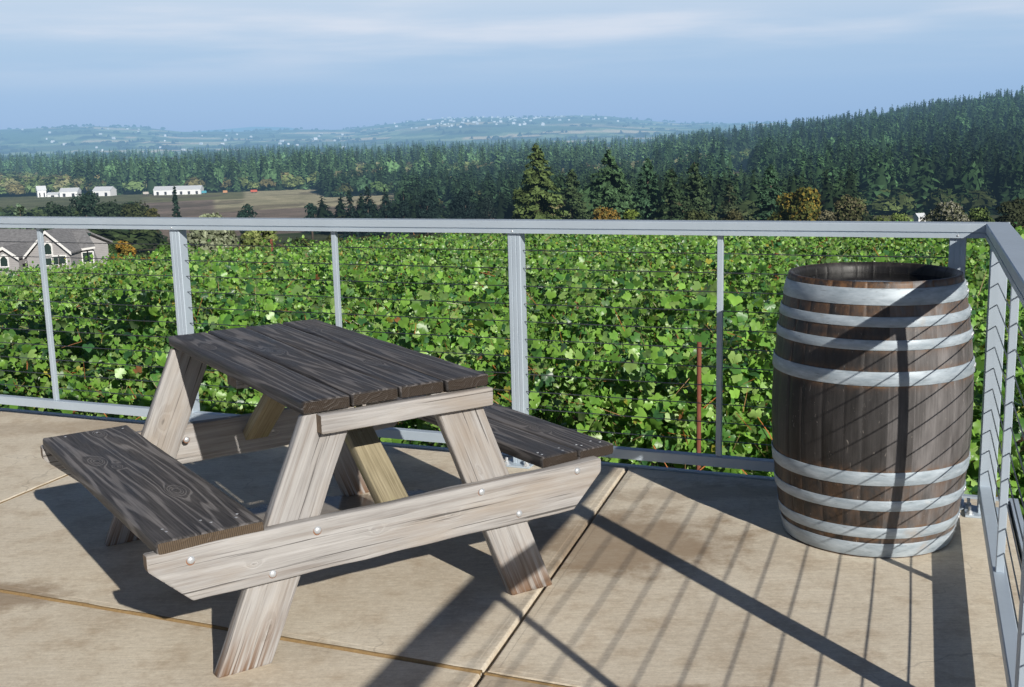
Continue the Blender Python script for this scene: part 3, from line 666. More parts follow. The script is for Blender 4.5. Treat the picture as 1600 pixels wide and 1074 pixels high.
def leaf_cols(n, P, yel=.010):
    base = np.array([(.125, .27, .040), (.19, .36, .058), (.075, .19, .040), (.26, .40, .11), (.042, .125, .042)])[RNG.choice(5, n, p=[.30, .28, .18, .14, .10])]
    cl = fbm(P[:, 0] * .9, P[:, 1] * .9 + P[:, 2] * 1.7, 3)
    base = base * RNG.uniform(.72, 1.25, (n, 1)) * np.clip(1 + .16 * fbm(P[:, 0] * .55 + 4, P[:, 1] * .5, 3), .65, 1.3)[:, None]
    y = RNG.random(n) < yel * np.clip(1 + 2.2 * cl, .15, 4); base[y] = np.array((.45, .42, .07)) * RNG.uniform(.6, 1.1, (y.sum(), 1))
    b = RNG.random(n) < .004 * np.clip(1 + cl * 2, .2, 3); base[b] = np.array((.28, .12, .05)) * RNG.uniform(.6, 1.2, (b.sum(), 1))
    return base
def row_leaves(k, per_m, size, s0, s1, full, low=.25, ontop=.0):
    off = ROW0 - 2.15 * k; n = int((s1 - s0) * per_m)
    s = RNG.uniform(s0, s1, n)
    # canopy cross-section: a lumpy hedge, dense shell
    top = 1.72 + .17 * fbm(s * 1.7 + k * 9, s * .6, 3) + .10 * fbm(s * 6 + k, s * 2., 2); wid = .40 + .10 * fbm(s * 1.3 + k * 5, s * .8 + 4, 3)
    a = RNG.uniform(-.35, PI + .35, n) if not ontop else RNG.uniform(.1, PI - .1, n)
    rr = RNG.uniform(.72, 1.06, n) ** .7; cx = np.cos(a) * np.abs(np.cos(a)) ** -.35; cz = np.sin(a)
    oo = np.clip(cx, -1.1, 1.1) * wid * rr; hmid = .95
    zz = np.where(cz > 0, hmid + (top - hmid) * cz * rr, hmid + (hmid - low) * cz * 2.2 * rr)
    side = RNG.random(n) < (.0 if ontop else .45)                     # hanging front curtain
    zz = np.where(side, RNG.uniform(low + .1, 1.5, n), zz); oo = np.where(side, wid * (1 + .12 * RNG.normal(0, 1, n)) * np.where(RNG.random(n) < .8, 1, -1), oo)
    sh = RNG.random(n) < .05; zz = np.where(sh, top + RNG.uniform(0, .28, n), zz)    # upright shoots
    # ragged holes
    P = C0 + np.outer(s, A) + np.outer(oo + off, N); g = terr(P[:, 0], P[:, 1]); P[:, 2] = g + zz
    hole = fbm(s * 2.6 + 2 * zz, zz * 3.1 + k, 3); keep = (hole > -.62 + .30 * (zz < .6)) ; P = P[keep]; oo = oo[keep]; zz = zz[keep]; side = side[keep]
    out = np.outer(np.where(oo > 0, 1., -1.) * np.clip(np.abs(oo) * 2.2, .1, .9), N) + np.outer(np.where(side[:] , .35, np.clip(zz - .7, 0, 1.)), Z)
    out = out * .8 + RNG.normal(0, .72, out.shape) + S * .38
    return P, out, np.full(len(P), size) * RNG.uniform(.5, 1.3, len(P))
def sticks(P, dens, wd):       # reddish petioles and shoots between the leaves
    i = RNG.choice(len(P), int(len(P) * dens)); p = P[i]; n = len(p); d = RNG.normal(0, 1, (n, 3)) + np.array([0, 0, .5]); d /= np.linalg.norm(d, axis=1, keepdims=True)
    L_ = RNG.uniform(.05, .19, n)[:, None]; w_ = np.cross(d, RNG.normal(0, 1, (n, 3))); w_ /= np.linalg.norm(w_, axis=1, keepdims=True); w_ *= wd * RNG.uniform(.6, 1.2, (n, 1)); p = p + N * .02
    V = np.stack([p - w_, p + w_, p + d * L_ + w_ * .5, p + d * L_ - w_ * .5], 1).reshape(-1, 3); b = np.arange(n)[:, None] * 4
    T = np.concatenate([b + np.array([0, 1, 2]), b + np.array([0, 2, 3])]); c = np.array([(.46, .16, .05), (.34, .13, .05), (.30, .24, .08)])[RNG.integers(0, 3, n)] * RNG.uniform(.7, 1.2, (n, 1))
    return V, T, np.repeat(c, 4, 0)
def joined(parts):
    b = 0; o = [[], [], []]
    for V, T, c in parts: o[0].append(V); o[1].append(T + b); o[2].append(c); b += len(V)
    return [np.concatenate(x) for x in o]
def srange(k):        # part of the row near the view
    off = ROW0 - 2.15 * k; ss = np.linspace(-60, 90, 1501); P = C0 + np.outer(ss, A) + off * N; ok = (P[:, 1] > 2.) & (np.abs(P[:, 0] / np.maximum(P[:, 1], .1)) < .47 + 2.2 / np.maximum(P[:, 1], 1)) & (P[:, 1] < 80)
    return (ss[ok].min(), ss[ok].max()) if ok.any() else None
vr = empty('grapevine_row', tuple(C0 + A * 2.5 - N * 1.75 + Z * -1.7), 0, 'nearest leafy grapevine row just beyond the railing cables', 'grapevines')
a_, b_ = srange(0); P, O, sz = row_leaves(0, 2500, .040, a_, b_, True)
V, T, Cc = joined([place_leaves(P, O, sz, leaf_cols(len(P), P), True), sticks(P, .13, .0028)])
mesh('foliage', V, T, M['leaf'], vr, True, {'col': Cc})
# shoots, trunks, posts and wires of the near row
off = ROW0
for i in range(98):
    s = random.uniform(max(a_, -1.5), min(b_, 6.5)); z0 = random.uniform(.45, 1.4); oo = random.uniform(.42, .64); p = C0 + A * s + N * (off + oo); g = float(terr(p[0], p[1])); p = p + Z * (g + z0)
    d = A * random.uniform(-.6, .6) + Z * random.uniform(-.6, .7) + N * random.uniform(-.05, .3); L_ = random.uniform(.16, .48); m = MB()
    m.tube([p, p + d * L_ * .5 + Z * .02, p + d * L_ + Z * random.uniform(-.06, .03)], [.0036, .003, .002], 5); m.build('shoot', M['cane'], vr)
s = math.ceil(a_)
while s < b_:
    p = C0 + A * (s + random.uniform(-.1, .1)) + N * off; g = float(terr(p[0], p[1]))
    m = MB(); m.tube([p + Z * (g - .1), p + Z * (g + .35) + A * random.uniform(-.04, .04), p + Z * (g + .75) + A * random.uniform(-.08, .08), p + Z * (g + .95) + A * .3], [.035, .028, .024, .014], 7)
    m.build('trunk', M['vinewood'], vr, True); s += 1.25
for z in (.75, 1.1, 1.4):
    pts = [C0 + A * s_ + N * (off + .1) for s_ in np.linspace(a_, b_, 12)]; m = MB(); m.tube([p + Z * (float(terr(p[0], p[1])) + z) for p in pts], .0018, 4); m.build('wire', M['wire'], vr)
for px, py in ((1092, 535), (1720, 560)):
    v = at(px, py, 7.); d = v - np.array([0, 0, CH]); o0_ = (C0 + N * (off + .60)) - np.array([0, 0, CH]); p = np.array([0, 0, CH]) + d * ((o0_ @ N) / (d @ N)); zt_ = p[2]; p[2] = 0; g = float(terr(p[0], p[1]))
    m = MB(); m.prism([(-.013, -.010), (.013, -.010), (.013, -.004), (.004, .012), (-.004, .012), (-.013, -.004)], p + Z * (g - .1), p + Z * zt_, A, N); m.build('trellis_post', M['redpost'], vr)
unroot(vr)
Vs, Ts, Cs = [], [], []; base = 0
for k in range(1, 31):
    rg = srange(k)
    if not rg: continue
    a_, b_ = rg; dmid = 5.5 + 2.15 * k
    if k <= 3: P, O, sz = row_leaves(k, 1550, .041, a_, b_, True)
    elif k <= 8: P, O, sz = row_leaves(k, 1050, .044, a_, b_, False, low=.6)
    elif k <= 16: P, O, sz = row_leaves(k, 640, .051, a_, b_, False, low=.8, ontop=1)
    else: P, O, sz = row_leaves(k, 340, .072, a_, b_, False, low=.9, ontop=1)
    cc = leaf_cols(len(P), P, .007)
    V, T, Cc = joined([place_leaves(P, O, sz, cc, k <= 3), sticks(P, .10 if k < 9 else .05, .0030 + .0003 * k)]); Vs.append(V); Ts.append(T + base); Cs.append(Cc); base += len(V)
tag(mesh('vineyard', np.concatenate(Vs), np.concatenate(Ts), M['leaf'], None, True, {'col': np.concatenate(Cs)}), 'broad green vineyard canopy of further grapevine rows sloping down behind the nearest row', 'vineyard', kind='stuff')
# orange-topped marker stakes and trellis posts that stand out above the canopy
for (px, py, D) in [(424, 374, 26), (660, 455, 13), (900, 440, 15), (1000, 395, 24), (1140, 430, 16)]:
    p = at(px, py, D); g = float(terr(p[0], p[1])); m = MB(); m.box((0, 0, (p[2] - g) / 2), (.05, .05, p[2] - g)); o = m.build('vineyard_stake', M['redpost']); o.location = (p[0], p[1], g)
    tag(o, 'thin rusty red stake standing among the far vine rows', 'stake', 'rusty stakes among the vines')

# ------------------------------------------------------------------ trees
def tri_cards(P, Nn, size, aspect=1.):
    n = len(P); nn = Nn / (np.linalg.norm(Nn, axis=1, keepdims=True) + 1e-9); u = np.cross(nn, RNG.normal(0, 1, (n, 3))); u /= np.linalg.norm(u, axis=1, keepdims=True) + 1e-9; v = np.cross(nn, u) * aspect
    s = size[:, None]; V = np.stack([P - u * s * .9 - v * s * .5, P + u * s * .9 - v * s * .5, P + v * s * 1.1 + u * s * .2, ], 1)
    return V.reshape(-1, 3), np.arange(3 * n).reshape(n, 3)
def conifer(name, loc, H, W, colr, label, group=None, n=2600, lean=0., var=.3, ragged=.35):
    root = empty(name, tuple(loc), random.uniform(0, 6), label, 'tree', group)
    m = MB(); m.tube([(0, 0, -1), (0, 0, H * .5), (0, 0, H * .97)], [H * .022, H * .013, H * .002], 7); m.build('trunk', M['bark'], root, True)
    nb = int(170); hb = np.sort(RNG.uniform(.04, .985, nb)) ; az = RNG.uniform(0, 2 * PI, nb); ln = (W / 2) * (1 - hb) ** .72 * RNG.uniform(1 - ragged, 1.12, nb) + W * .02
    n = int(n * 1.7); k = RNG.choice(nb, n, p=(ln / ln.sum())); f = RNG.uniform(.05, 1, n) ** .7; droop = -.22 * f ** 1.5
    rr = ln[k] * f; spread = RNG.normal(0, .15, n) * rr
    P = np.stack([np.cos(az[k]) * rr - np.sin(az[k]) * spread, np.sin(az[k]) * rr + np.cos(az[k]) * spread, hb[k] * H + droop * ln[k] + RNG.normal(0, H * .008, n)], 1)
    Nn = np.stack([np.cos(az[k]) * .55, np.sin(az[k]) * .55, np.full(n, .75)], 1) + RNG.normal(0, .45, (n, 3))
    V, T = tri_cards(P, Nn, RNG.uniform(.6, 1.3, n) * H * .026, .7)
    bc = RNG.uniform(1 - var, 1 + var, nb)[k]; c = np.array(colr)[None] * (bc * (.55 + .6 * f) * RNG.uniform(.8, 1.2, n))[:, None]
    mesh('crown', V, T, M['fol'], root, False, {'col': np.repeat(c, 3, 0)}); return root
def broad(name, loc, H, W, colr, label, group=None, n=2200, col2=None, base=.15, cat='tree', trunk=True, D=None):
    D = D or W; root = empty(name, tuple(loc), random.uniform(0, 6) * 0, label, cat, group)
    if trunk:
        m = MB(); m.tube([(0, 0, -.6), (0, 0, H * .35), (W * .05, 0, H * .6)], [H * .03, H * .022, H * .01], 7)
        for a in range(4): m.tube([(0, 0, H * .3), (math.cos(a * 1.6) * W * .2, math.sin(a * 1.6) * D * .2, H * .6)], [H * .014, H * .006], 5)
        m.build('trunk', M['bark'], root, True)
    nl = 30; n = int(n * 1.5); lob = []
    for i in range(nl):
        a = RNG.uniform(0, 2 * PI); hz = RNG.uniform(0, 1); e = math.sqrt(max(.05, 1 - (hz * 1.05 - .15) ** 2)) ; rr = RNG.uniform(.1, .78) * e
        lob.append((math.cos(a) * rr * W / 2, math.sin(a) * rr * D / 2, H * (base + (1 - base) * (.18 + .66 * hz)), RNG.uniform(.17, .30) * min(W, H * 1.2) * (1 - .25 * hz), RNG.uniform(.7, 1.3)))
    lob = np.array(lob); k = RNG.choice(nl, n, p=lob[:, 3] ** 2 / (lob[:, 3] ** 2).sum()); d = RNG.normal(0, 1, (n, 3)); d /= np.linalg.norm(d, axis=1, keepdims=True); d[:, 2] = np.where(d[:, 2] < -.3, -d[:, 2], d[:, 2])
    rad = lob[k, 3] * RNG.uniform(.72, 1.08, n); P = lob[k, :3] + d * rad[:, None] * np.array([1, 1, .85]); P[:, 2] = np.clip(P[:, 2], H * .02, H)
    V, T = tri_cards(P, d + RNG.normal(0, .5, (n, 3)), RNG.uniform(.6, 1.3, n) * math.sqrt(W * H) * .034, .9)
    c = np.array(colr)[None] * (lob[k, 4] * RNG.uniform(.7, 1.3, n))[:, None]
    if col2 is not None:
        q_ = RNG.random(n) < .25 + .5 * (P[:, 2] / H - .4); c[q_] = np.array(col2) * RNG.uniform(.7, 1.3, (q_.sum(), 1))
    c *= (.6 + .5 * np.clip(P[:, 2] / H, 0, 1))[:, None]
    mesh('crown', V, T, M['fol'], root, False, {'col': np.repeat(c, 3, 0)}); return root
def spot(px, ytop, D, wpx):        # ground place, height and width of something whose top shows at (px, ytop)
    tp = at(px, ytop, D); g = float(terr(tp[0], tp[1])); return np.array([tp[0], tp[1], g]), tp[2] - g, wpx * D / 1785.6
def fir(px, yt, D, w, c, label, **k):
    l, H, W = spot(px, yt, D, w); return conifer('conifer', l, H, W, c, label, **k)
def bush(px, yt, D, w, c, label, name='broadleaf_tree', **k):
    k.setdefault('base', .0)
    l, H, W = spot(px, yt, D, w); return broad(name, l, H, W, c, label, **k)
G1 = (.062, .115, .050); G2 = (.048, .098, .050); G3 = (.022, .042, .028)
fir(838, 226, 330, 118, (.088, .125, .040), 'tall yellowish green conifer rising above the middle of the railing', n=5200, ragged=.45)
fir(893, 262, 375, 78, (.055, .085, .035), 'conifer close behind the tall yellowish conifer on its right', n=2600)
fir(952, 234, 345, 118, G1, 'broad dark green conifer right of the yellowish one, tallest of its clump', n=5200, ragged=.5)
fir(1012, 247, 350, 82, G2, 'pointed dark green conifer second in the clump right of the middle railing post', n=3200)
fir(1050, 262, 340, 62, (.04, .07, .03), 'narrow conifer between two broader ones in the middle clump', n=2600)
fir(1085, 250, 345, 84, (.05, .08, .035), 'rounded green conifer at the right end of the middle clump', n=3600)
fir(1140, 285, 320, 62, (.06, .08, .04), 'low grey green conifer left of the isolated dark conifer', n=2200)
fir(1205, 256, 330, 84, G2, 'dark conifer standing behind the golden leaved tree', n=3200)
fir(30, 318, 260, 95, (.12, .18, .11), 'pale bluish spruce at the left edge above the railing', n=2600)
fir(272, 291, 480, 22, G3, 'slim dark conifer in front of the long white barn', n=1400)
for i, (px, yt, w, lb) in enumerate([(545, 296, 34, 'dark conifer at the left end of the dark tree line on the field'), (573, 290, 34, 'dark conifer second from the left in the dark tree line'), (601, 294, 36, 'dark conifer third from the left in the dark tree line'), (630, 297, 32, 'dark conifer left of the bulky dark tree in the tree line')]):
    fir(px, yt, 500, w, (.016, .032, .026), lb, n=1500)
bush(665, 289, 500, 52, (.016, .032, .026), 'bulky dark round tree in the tree line beside the pale field gap', n=2400)
bush(726, 291, 500, 50, (.015, .030, .026), 'dark egg shaped tree right of the pale field gap', n=2400)
bush(762, 302, 500, 34, (.020, .034, .026), 'smaller dark tree next to the tall yellowish conifer', n=1500)
for px, yt, w, c, lb in [(92, 308, 77, (.03, .05, .028), 'dark rounded tree left of the dark clump before the white sheds'), (135, 298, 72, (.022, .042, .028), 'tallest dark tree in front of the white sheds'), (172, 308, 72, (.030, .048, .026), 'dark green tree right of the tallest one before the sheds'), (207, 310, 74, (.045, .055, .022), 'olive green tree at the right of the dark clump'), (236, 318, 32, (.085, .085, .028), 'small yellowing tree at the right end of the dark clump'), (118, 322, 40, (.07, .10, .04), 'light green shrub below the dark clump at left'), (383, 313, 36, (.022, .048, .034), 'lone dark round tree on the field right of the barn'), (485, 309, 28, (.02, .045, .034), 'small lone dark tree on the field near its right end')]:
    bush(px, yt, 470, w, c, lb, n=1600)
bush(328, 322, 120, 108, (.19, .22, .13), 'pale grey green willow behind the left railing post', n=5200, col2=(.30, .33, .22))
bush(402, 331, 115, 66, (.13, .17, .05), 'yellow green bush right of the pale willow', n=3200, col2=(.20, .23, .08))
bush(192, 364, 135, 56, (.22, .17, .04), 'orange yellow bush beside the grey house', name='bush', n=2600, col2=(.30, .17, .03), cat='bush')
bush(252, 368, 135, 62, (.055, .10, .03), 'dense green bush between the orange bush and the left railing post', name='bush', n=2600, cat='bush')
bush(168, 372, 150, 46, (.05, .085, .03), 'dark green bush directly behind the grey house', name='bush', n=1800, cat='bush')
bush(226, 386, 125, 40, (.26, .15, .03), 'low orange bush right of the yellow one by the house', name='bush', n=1600, cat='bush', trunk=False)
# shrubs seen between top rail and vines
sh = [(468, 362, 150, 62, (.05, .07, .03), 'grey green shrub under the top rail right of the yellow green bush'), (520, 358, 160, 50, (.055, .065, .025), 'olive shrub under the top rail by the second picket'), (548, 368, 140, 40, (.20, .12, .03), 'rusty orange shrub right of the second picket'), (580, 362, 150, 60, (.05, .055, .022), 'brown green shrub next to the rusty orange shrub'), (622, 360, 140, 34, (.09, .15, .12), 'bluish shrub between two brown ones under the rail'), (662, 362, 150, 60, (.065, .06, .02), 'dark ochre shrub left of the blue spruce under the rail'), (708, 362, 140, 34, (.08, .14, .11), 'small bluish spruce like shrub under the rail'), (733, 366, 140, 26, (.22, .12, .03), 'small orange shrub left of the middle post'), (762, 362, 150, 44, (.14, .13, .10), 'greyish dry shrub just left of the middle post'), (845, 362, 150, 60, (.06, .07, .03), 'low green shrub just right of the middle post'), (905, 366, 150, 50, (.10, .09, .04), 'low ochre shrub under the rail right of the middle post')]
for px, yt, D, w, c, lb in sh: bush(px, yt, D, w, c, lb, name='shrub', n=1500, cat='shrub', trunk=False)
bush(945, 319, 230, 62, (.15, .13, .04), 'orange yellow leaved tree in front of the middle conifer clump', n=2400, col2=(.21, .13, .03))
bush(985, 322, 235, 44, (.11, .15, .03), 'yellow green small tree beside the orange one', n=1600)
bush(1085, 322, 240, 60, (.06, .075, .03), 'dull green shrub below the right end of the conifer clump', name='shrub', n=1500, cat='shrub')
bush(1150, 326, 235, 60, (.075, .075, .035), 'greyish olive shrub left of the golden leaved tree', name='shrub', n=1600, cat='shrub')
bush(1252, 289, 260, 92, (.10, .115, .03), 'golden leaved round tree above the railing right of centre', n=4200, col2=(.20, .15, .03))
bush(1322, 300, 255, 74, (.075, .085, .035), 'dull olive tree right of the golden leaved tree', n=3000, col2=(.12, .11, .06))
bush(1292, 322, 235, 40, (.16, .15, .09), 'pale dry shrub at the foot of the golden leaved tree', name='shrub', n=1500, cat='shrub')
bush(1376, 330, 235, 50, (.10, .13, .04), 'low green shrub left of the small white shed', name='shrub', n=1500, cat='shrub')
bush(1482, 312, 235, 82, (.11, .12, .06), 'rounded sage green bush right of the small white shed', n=3400, col2=(.24, .24, .18), name='bush', cat='bush')
bush(1535, 322, 235, 62, (.09, .13, .04), 'green bush right of the rounded sage bush', n=2200, name='bush', cat='bush')
bush(1592, 305, 225, 66, (.05, .06, .03), 'dark brownish tree at the right edge above the rail', n=2600)
bush(1408, 325, 240, 40, (.13, .18, .05), 'bright green shrub just left of the white shed', name='shrub', n=1200, cat='shrub')

# woods that read as one mass
def star_tree(tiers=6, seg=9):
    V = []; T = []; C = []
    for i in range(tiers):
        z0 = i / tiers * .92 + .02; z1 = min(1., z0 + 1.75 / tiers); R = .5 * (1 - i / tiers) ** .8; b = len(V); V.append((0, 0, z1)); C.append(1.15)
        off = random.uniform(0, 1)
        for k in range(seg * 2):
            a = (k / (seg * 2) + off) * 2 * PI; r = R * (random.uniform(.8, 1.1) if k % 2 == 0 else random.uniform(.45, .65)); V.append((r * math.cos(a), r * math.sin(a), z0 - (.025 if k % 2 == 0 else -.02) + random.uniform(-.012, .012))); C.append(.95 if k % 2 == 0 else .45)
        n = seg * 2; T += [(b, b + 1 + k, b + 1 + (k + 1) % n) for k in range(n)]
    return np.array(V), np.array(T), np.array(C)
def cone_tree(n=62):
    V = [(0, 0, .97)]; C = [.6]; T = []
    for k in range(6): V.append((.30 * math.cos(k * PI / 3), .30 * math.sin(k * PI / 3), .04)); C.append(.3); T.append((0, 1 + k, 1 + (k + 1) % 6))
    h = RNG.uniform(.03, 1, n) ** 1.15; a = RNG.uniform(0, 2 * PI, n); R = .5 * (1 - h) ** .8 * RNG.uniform(.6, 1.1, n) + .012
    P = np.stack([R * np.cos(a), R * np.sin(a), h], 1); sz = (.115 * (1 - h) ** .5 + .035) * RNG.uniform(.7, 1.3, n)
    o = np.stack([np.cos(a), np.sin(a), 0 * a], 1); tn = np.stack([-np.sin(a), np.cos(a), 0 * a], 1)
    tip = P + o * sz[:, None] * .9 + np.array([0, 0, -.35]) * sz[:, None] * .6; b1 = P - tn * sz[:, None] * .8 - o * sz[:, None] * .5 + np.array([0, 0, .28]) * sz[:, None]; b2 = P + tn * sz[:, None] * .8 - o * sz[:, None] * .5 + np.array([0, 0, .28]) * sz[:, None]
    Vc = np.stack([tip, b1, b2], 1).reshape(-1, 3); b = len(V); cl = RNG.uniform(.55, 1.35, n)
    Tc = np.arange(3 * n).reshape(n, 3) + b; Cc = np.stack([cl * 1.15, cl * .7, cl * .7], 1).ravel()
    return np.concatenate([np.array(V), Vc]), np.concatenate([np.array(T), Tc]), np.concatenate([np.array(C), Cc])
def blob_tree():
    n = 120; d = RNG.normal(0, 1, (n, 3)); d /= np.linalg.norm(d, axis=1, keepdims=True); d[:, 2] = np.abs(d[:, 2]) * 1.0; P = d * np.array([.5, .5, .55]) * RNG.uniform(.75, 1.05, (n, 1)); P[:, 2] += .38
    V, T = tri_cards(P, d + RNG.normal(0, .35, (n, 3)), RNG.uniform(.09, .17, n)); return V, T, np.repeat(RNG.uniform(.6, 1.25, n), 3)
def wood_mass(name, pos, H, Wd, cols, kinds, label):
    cols = cols * np.clip(1 + .30 * fbm(pos[:, 0] / 55, pos[:, 1] / 90, 3), .5, 1.7)[:, None]; Wd = Wd * 1.12
    tpl = [cone_tree() for _ in range(6)] + [blob_tree() for _ in range(5)]
    Vs, Ts, Cs = [], [], []; base = 0
    kinds = np.where((kinds == 0) & (RNG.random(len(pos)) < .16), 2, kinds); H = np.where(kinds == 2, H * .8, H); which = np.where(kinds == 0, RNG.integers(0, 6, len(pos)), RNG.integers(6, 11, len(pos)))
    for k, (V0, T0, C0_) in enumerate(tpl):
        I = np.where(which == k)[0]
        if not len(I): continue
        a = RNG.uniform(0, 2 * PI, len(I)); c, s_ = np.cos(a), np.sin(a); w_ = Wd[I][:, None]; x = (V0[None, :, 0] * c[:, None] - V0[None, :, 1] * s_[:, None]) * w_; y = (V0[None, :, 0] * s_[:, None] + V0[None, :, 1] * c[:, None]) * w_; z = V0[None, :, 2] * H[I][:, None]
        V = np.stack([x + pos[I, 0][:, None], y + pos[I, 1][:, None], z + pos[I, 2][:, None]], -1).reshape(-1, 3)
        Vs.append(V); Ts.append((T0[None] + (np.arange(len(I)) * len(V0))[:, None, None]).reshape(-1, 3) + base); Cs.append((cols[I][:, None] * C0_[None, :, None]).reshape(-1, 3)); base += len(V)
    return tag(mesh(name, np.concatenate(Vs), np.concatenate(Ts), M['fol'], None, False, {'col': np.concatenate(Cs)}), label, 'forest', kind='stuff')
def polar(n, p0, p1, r0, r1, pw=1.6):
    px = RNG.uniform(p0, p1, n); r = r0 + (r1 - r0) * RNG.random(n) ** pw; X = (px - 800) / 1785.6 / .983; X, Y = r * X / np.sqrt(1 + X * X), r / np.sqrt(1 + X * X); return px, r, X, Y
# valley forest
px, r, X, Y = polar(9500, -260, 1120, 1120, 2900, 1.45)
k_ = (Y > 1118); px, r, X, Y = px[k_], r[k_], X[k_], Y[k_]
dec = (RNG.random(len(r)) < .14) | (fbm(X / 130 + 4, Y / 260, 3) > .35) | ((px > 880) & (r > 1500) & (fbm(X / 90, Y / 200, 2) > .1)) | ((Y < 1165) & (RNG.random(len(r)) < .4))
H = np.where(dec, RNG.uniform(10, 19, len(r)), RNG.uniform(17, 37, len(r))); Wd = np.where(dec, RNG.uniform(12, 20, len(r)), RNG.uniform(11, 20, len(r)))
cc = np.array([(.085, .16, .066)]) * RNG.uniform(.45, 1.55, (len(r), 1)); d2 = np.array([(.16, .20, .07), (.11, .16, .06), (.18, .16, .07), (.22, .22, .11)])[RNG.integers(0, 4, len(r))] * RNG.uniform(.7, 1.2, (len(r), 1)); cc = np.where(dec[:, None], d2, cc)
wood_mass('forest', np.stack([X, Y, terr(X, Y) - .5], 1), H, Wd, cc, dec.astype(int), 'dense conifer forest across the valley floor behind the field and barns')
# right hill
px, r, X, Y = polar(7600, 1020, 1950, 640, 2150, 1.15)
clear = (np.abs(px - 1152) < 24) & (r > 820) & (r < 1150)
px, r, X, Y = px[~clear], r[~clear], X[~clear], Y[~clear]
low = px < 1330; m_ = ~((px < 1240) & (r < 760 + (1240 - px) * .4)); px, r, X, Y = px[m_], r[m_], X[m_], Y[m_]
dec = (RNG.random(len(r)) < .12) | ((fbm(X / 85 + 2, Y / 120 + 7, 3) > .75)) | ((r < 700) & (RNG.random(len(r)) < .5)) | ((px < 1230) & (fbm(X / 60, Y / 90, 2) > .3))
H = np.where(dec, RNG.uniform(9, 16, len(r)), RNG.uniform(15, 36, len(r))); Wd = np.where(dec, RNG.uniform(12, 20, len(r)), RNG.uniform(11, 21, len(r)))
dk_ = 1 - .5 * smooth(1300, 1500, px) * (1 - smooth(900, 1350, r))  # shade over the near lower slope painted into the tree colours
cc = np.array([(.050, .105, .042)]) * RNG.uniform(.4, 1.5, (len(r), 1)) * dk_[:, None]; d2 = np.array([(.07, .12, .035), (.05, .10, .035), (.09, .12, .04)])[RNG.integers(0, 3, len(r))] * RNG.uniform(.7, 1.2, (len(r), 1)) * dk_[:, None]; cc = np.where(dec[:, None], d2, cc)
wood_mass('forest', np.stack([X, Y, terr(X, Y) - .5], 1), H, Wd, cc, dec.astype(int), 'dark conifer forest covering the hill at the right')
# dark wooded belt closing the field in front of the forest
px, r, X, Y = polar(950, 515, 830, 540, 1150, 1.); k_ = ~((np.abs(px - 697) < 15) & (r < 760)) & ~((r > 600) & (r < 950) & (px < 640)); px, r, X, Y = px[k_], r[k_], X[k_], Y[k_]; nn = len(r); dec = RNG.random(nn) < .35
H = np.where(dec, RNG.uniform(8, 14, nn), RNG.uniform(13, 24, nn)) * np.where(r < 620, .8, 1); Wd = RNG.uniform(9, 16, nn); sh_ = np.where(r < 620, .45, 1.)[:, None]
cc = np.where(dec[:, None], np.array([(.06, .10, .035), (.05, .085, .03), (.12, .13, .05)])[RNG.integers(0, 3, nn)], np.array([(.040, .080, .038)])) * RNG.uniform(.5, 1.4, (nn, 1)) * sh_
wood_mass('forest', np.stack([X, Y, terr(X, Y) - .5], 1), H, Wd, cc, dec.astype(int), 'dark wooded belt right of the open field behind the second picket')
px, r, X, Y = polar(780, -200, 240, 400, 830, 1.); k_ = ~((r > 800) & (px > 40)); px, r, X, Y = px[k_], r[k_], X[k_], Y[k_]; nn = len(r)
wood_mass('forest', np.stack([X, Y, terr(X, Y) - .5], 1), RNG.uniform(7, 13, nn), RNG.uniform(9, 15, nn), np.array([(.030, .055, .025), (.045, .07, .025), (.06, .085, .03)])[RNG.integers(0, 3, nn)] * RNG.uniform(.6, 1.2, (nn, 1)), (RNG.random(nn) < .8).astype(int), 'dark broadleaf belt at the far left below the white sheds')
# mixed wood between the near conifers and the valley forest
px, r, X, Y = polar(1900, 800, 1330, 430, 1040, 1.); k_ = ~((np.abs(px - 1155) < 26) & (r > 760)) & ~((px < 830) & (r < 620)); px, r, X, Y = px[k_], r[k_], X[k_], Y[k_]; nn = len(r); dec = RNG.random(nn) < .3
H = np.where(dec, RNG.uniform(8, 14, nn), RNG.uniform(12, 25, nn)); Wd = np.where(dec, RNG.uniform(9, 15, nn), RNG.uniform(9, 15, nn))
cc = np.where(dec[:, None], np.array([(.08, .10, .04), (.055, .08, .03), (.12, .11, .05)])[RNG.integers(0, 3, nn)], np.array([(.050, .095, .038)])) * RNG.uniform(.5, 1.4, (nn, 1))
wood_mass('forest', np.stack([X, Y, terr(X, Y) - .5], 1), H, Wd, cc, dec.astype(int), 'mixed wood between the near conifer clump and the valley forest')
# tree belts in the far farmland
px, r, X, Y = polar(4200, -200, 1200, 3000, 6600, 1.)
keep = fbm(X / 190 + 9, Y / 110 + 2) > .45; X, Y, r = X[keep], Y[keep], r[keep]; nn = len(r)
wood_mass('woodland', np.stack([X, Y, terr(X, Y) - 1], 1), RNG.uniform(8, 16, nn), RNG.uniform(12, 26, nn), np.array([(.035, .06, .04)]) * RNG.uniform(.6, 1.4, (nn, 1)), (RNG.random(nn) < .5).astype(int), 'scattered bluish tree belts in the far farmland under the hills')
# meadow scrub on the slope below the vineyard
px, r, X, Y = polar(900, -150, 1750, 150, 330, 1.); k_ = ~((px > 300) & (r > 260)); nn = len(r)
wood_mass('scrub', np.stack([X, Y, terr(X, Y) - .3], 1), RNG.uniform(1.5, 4., nn), RNG.uniform(2.5, 6, nn), np.array([(.055, .08, .03), (.08, .085, .035), (.04, .065, .03)])[RNG.integers(0, 3, nn)] * RNG.uniform(.7, 1.2, (nn, 1)), np.ones(nn, int), 'low scrub on the slope below the vineyard')

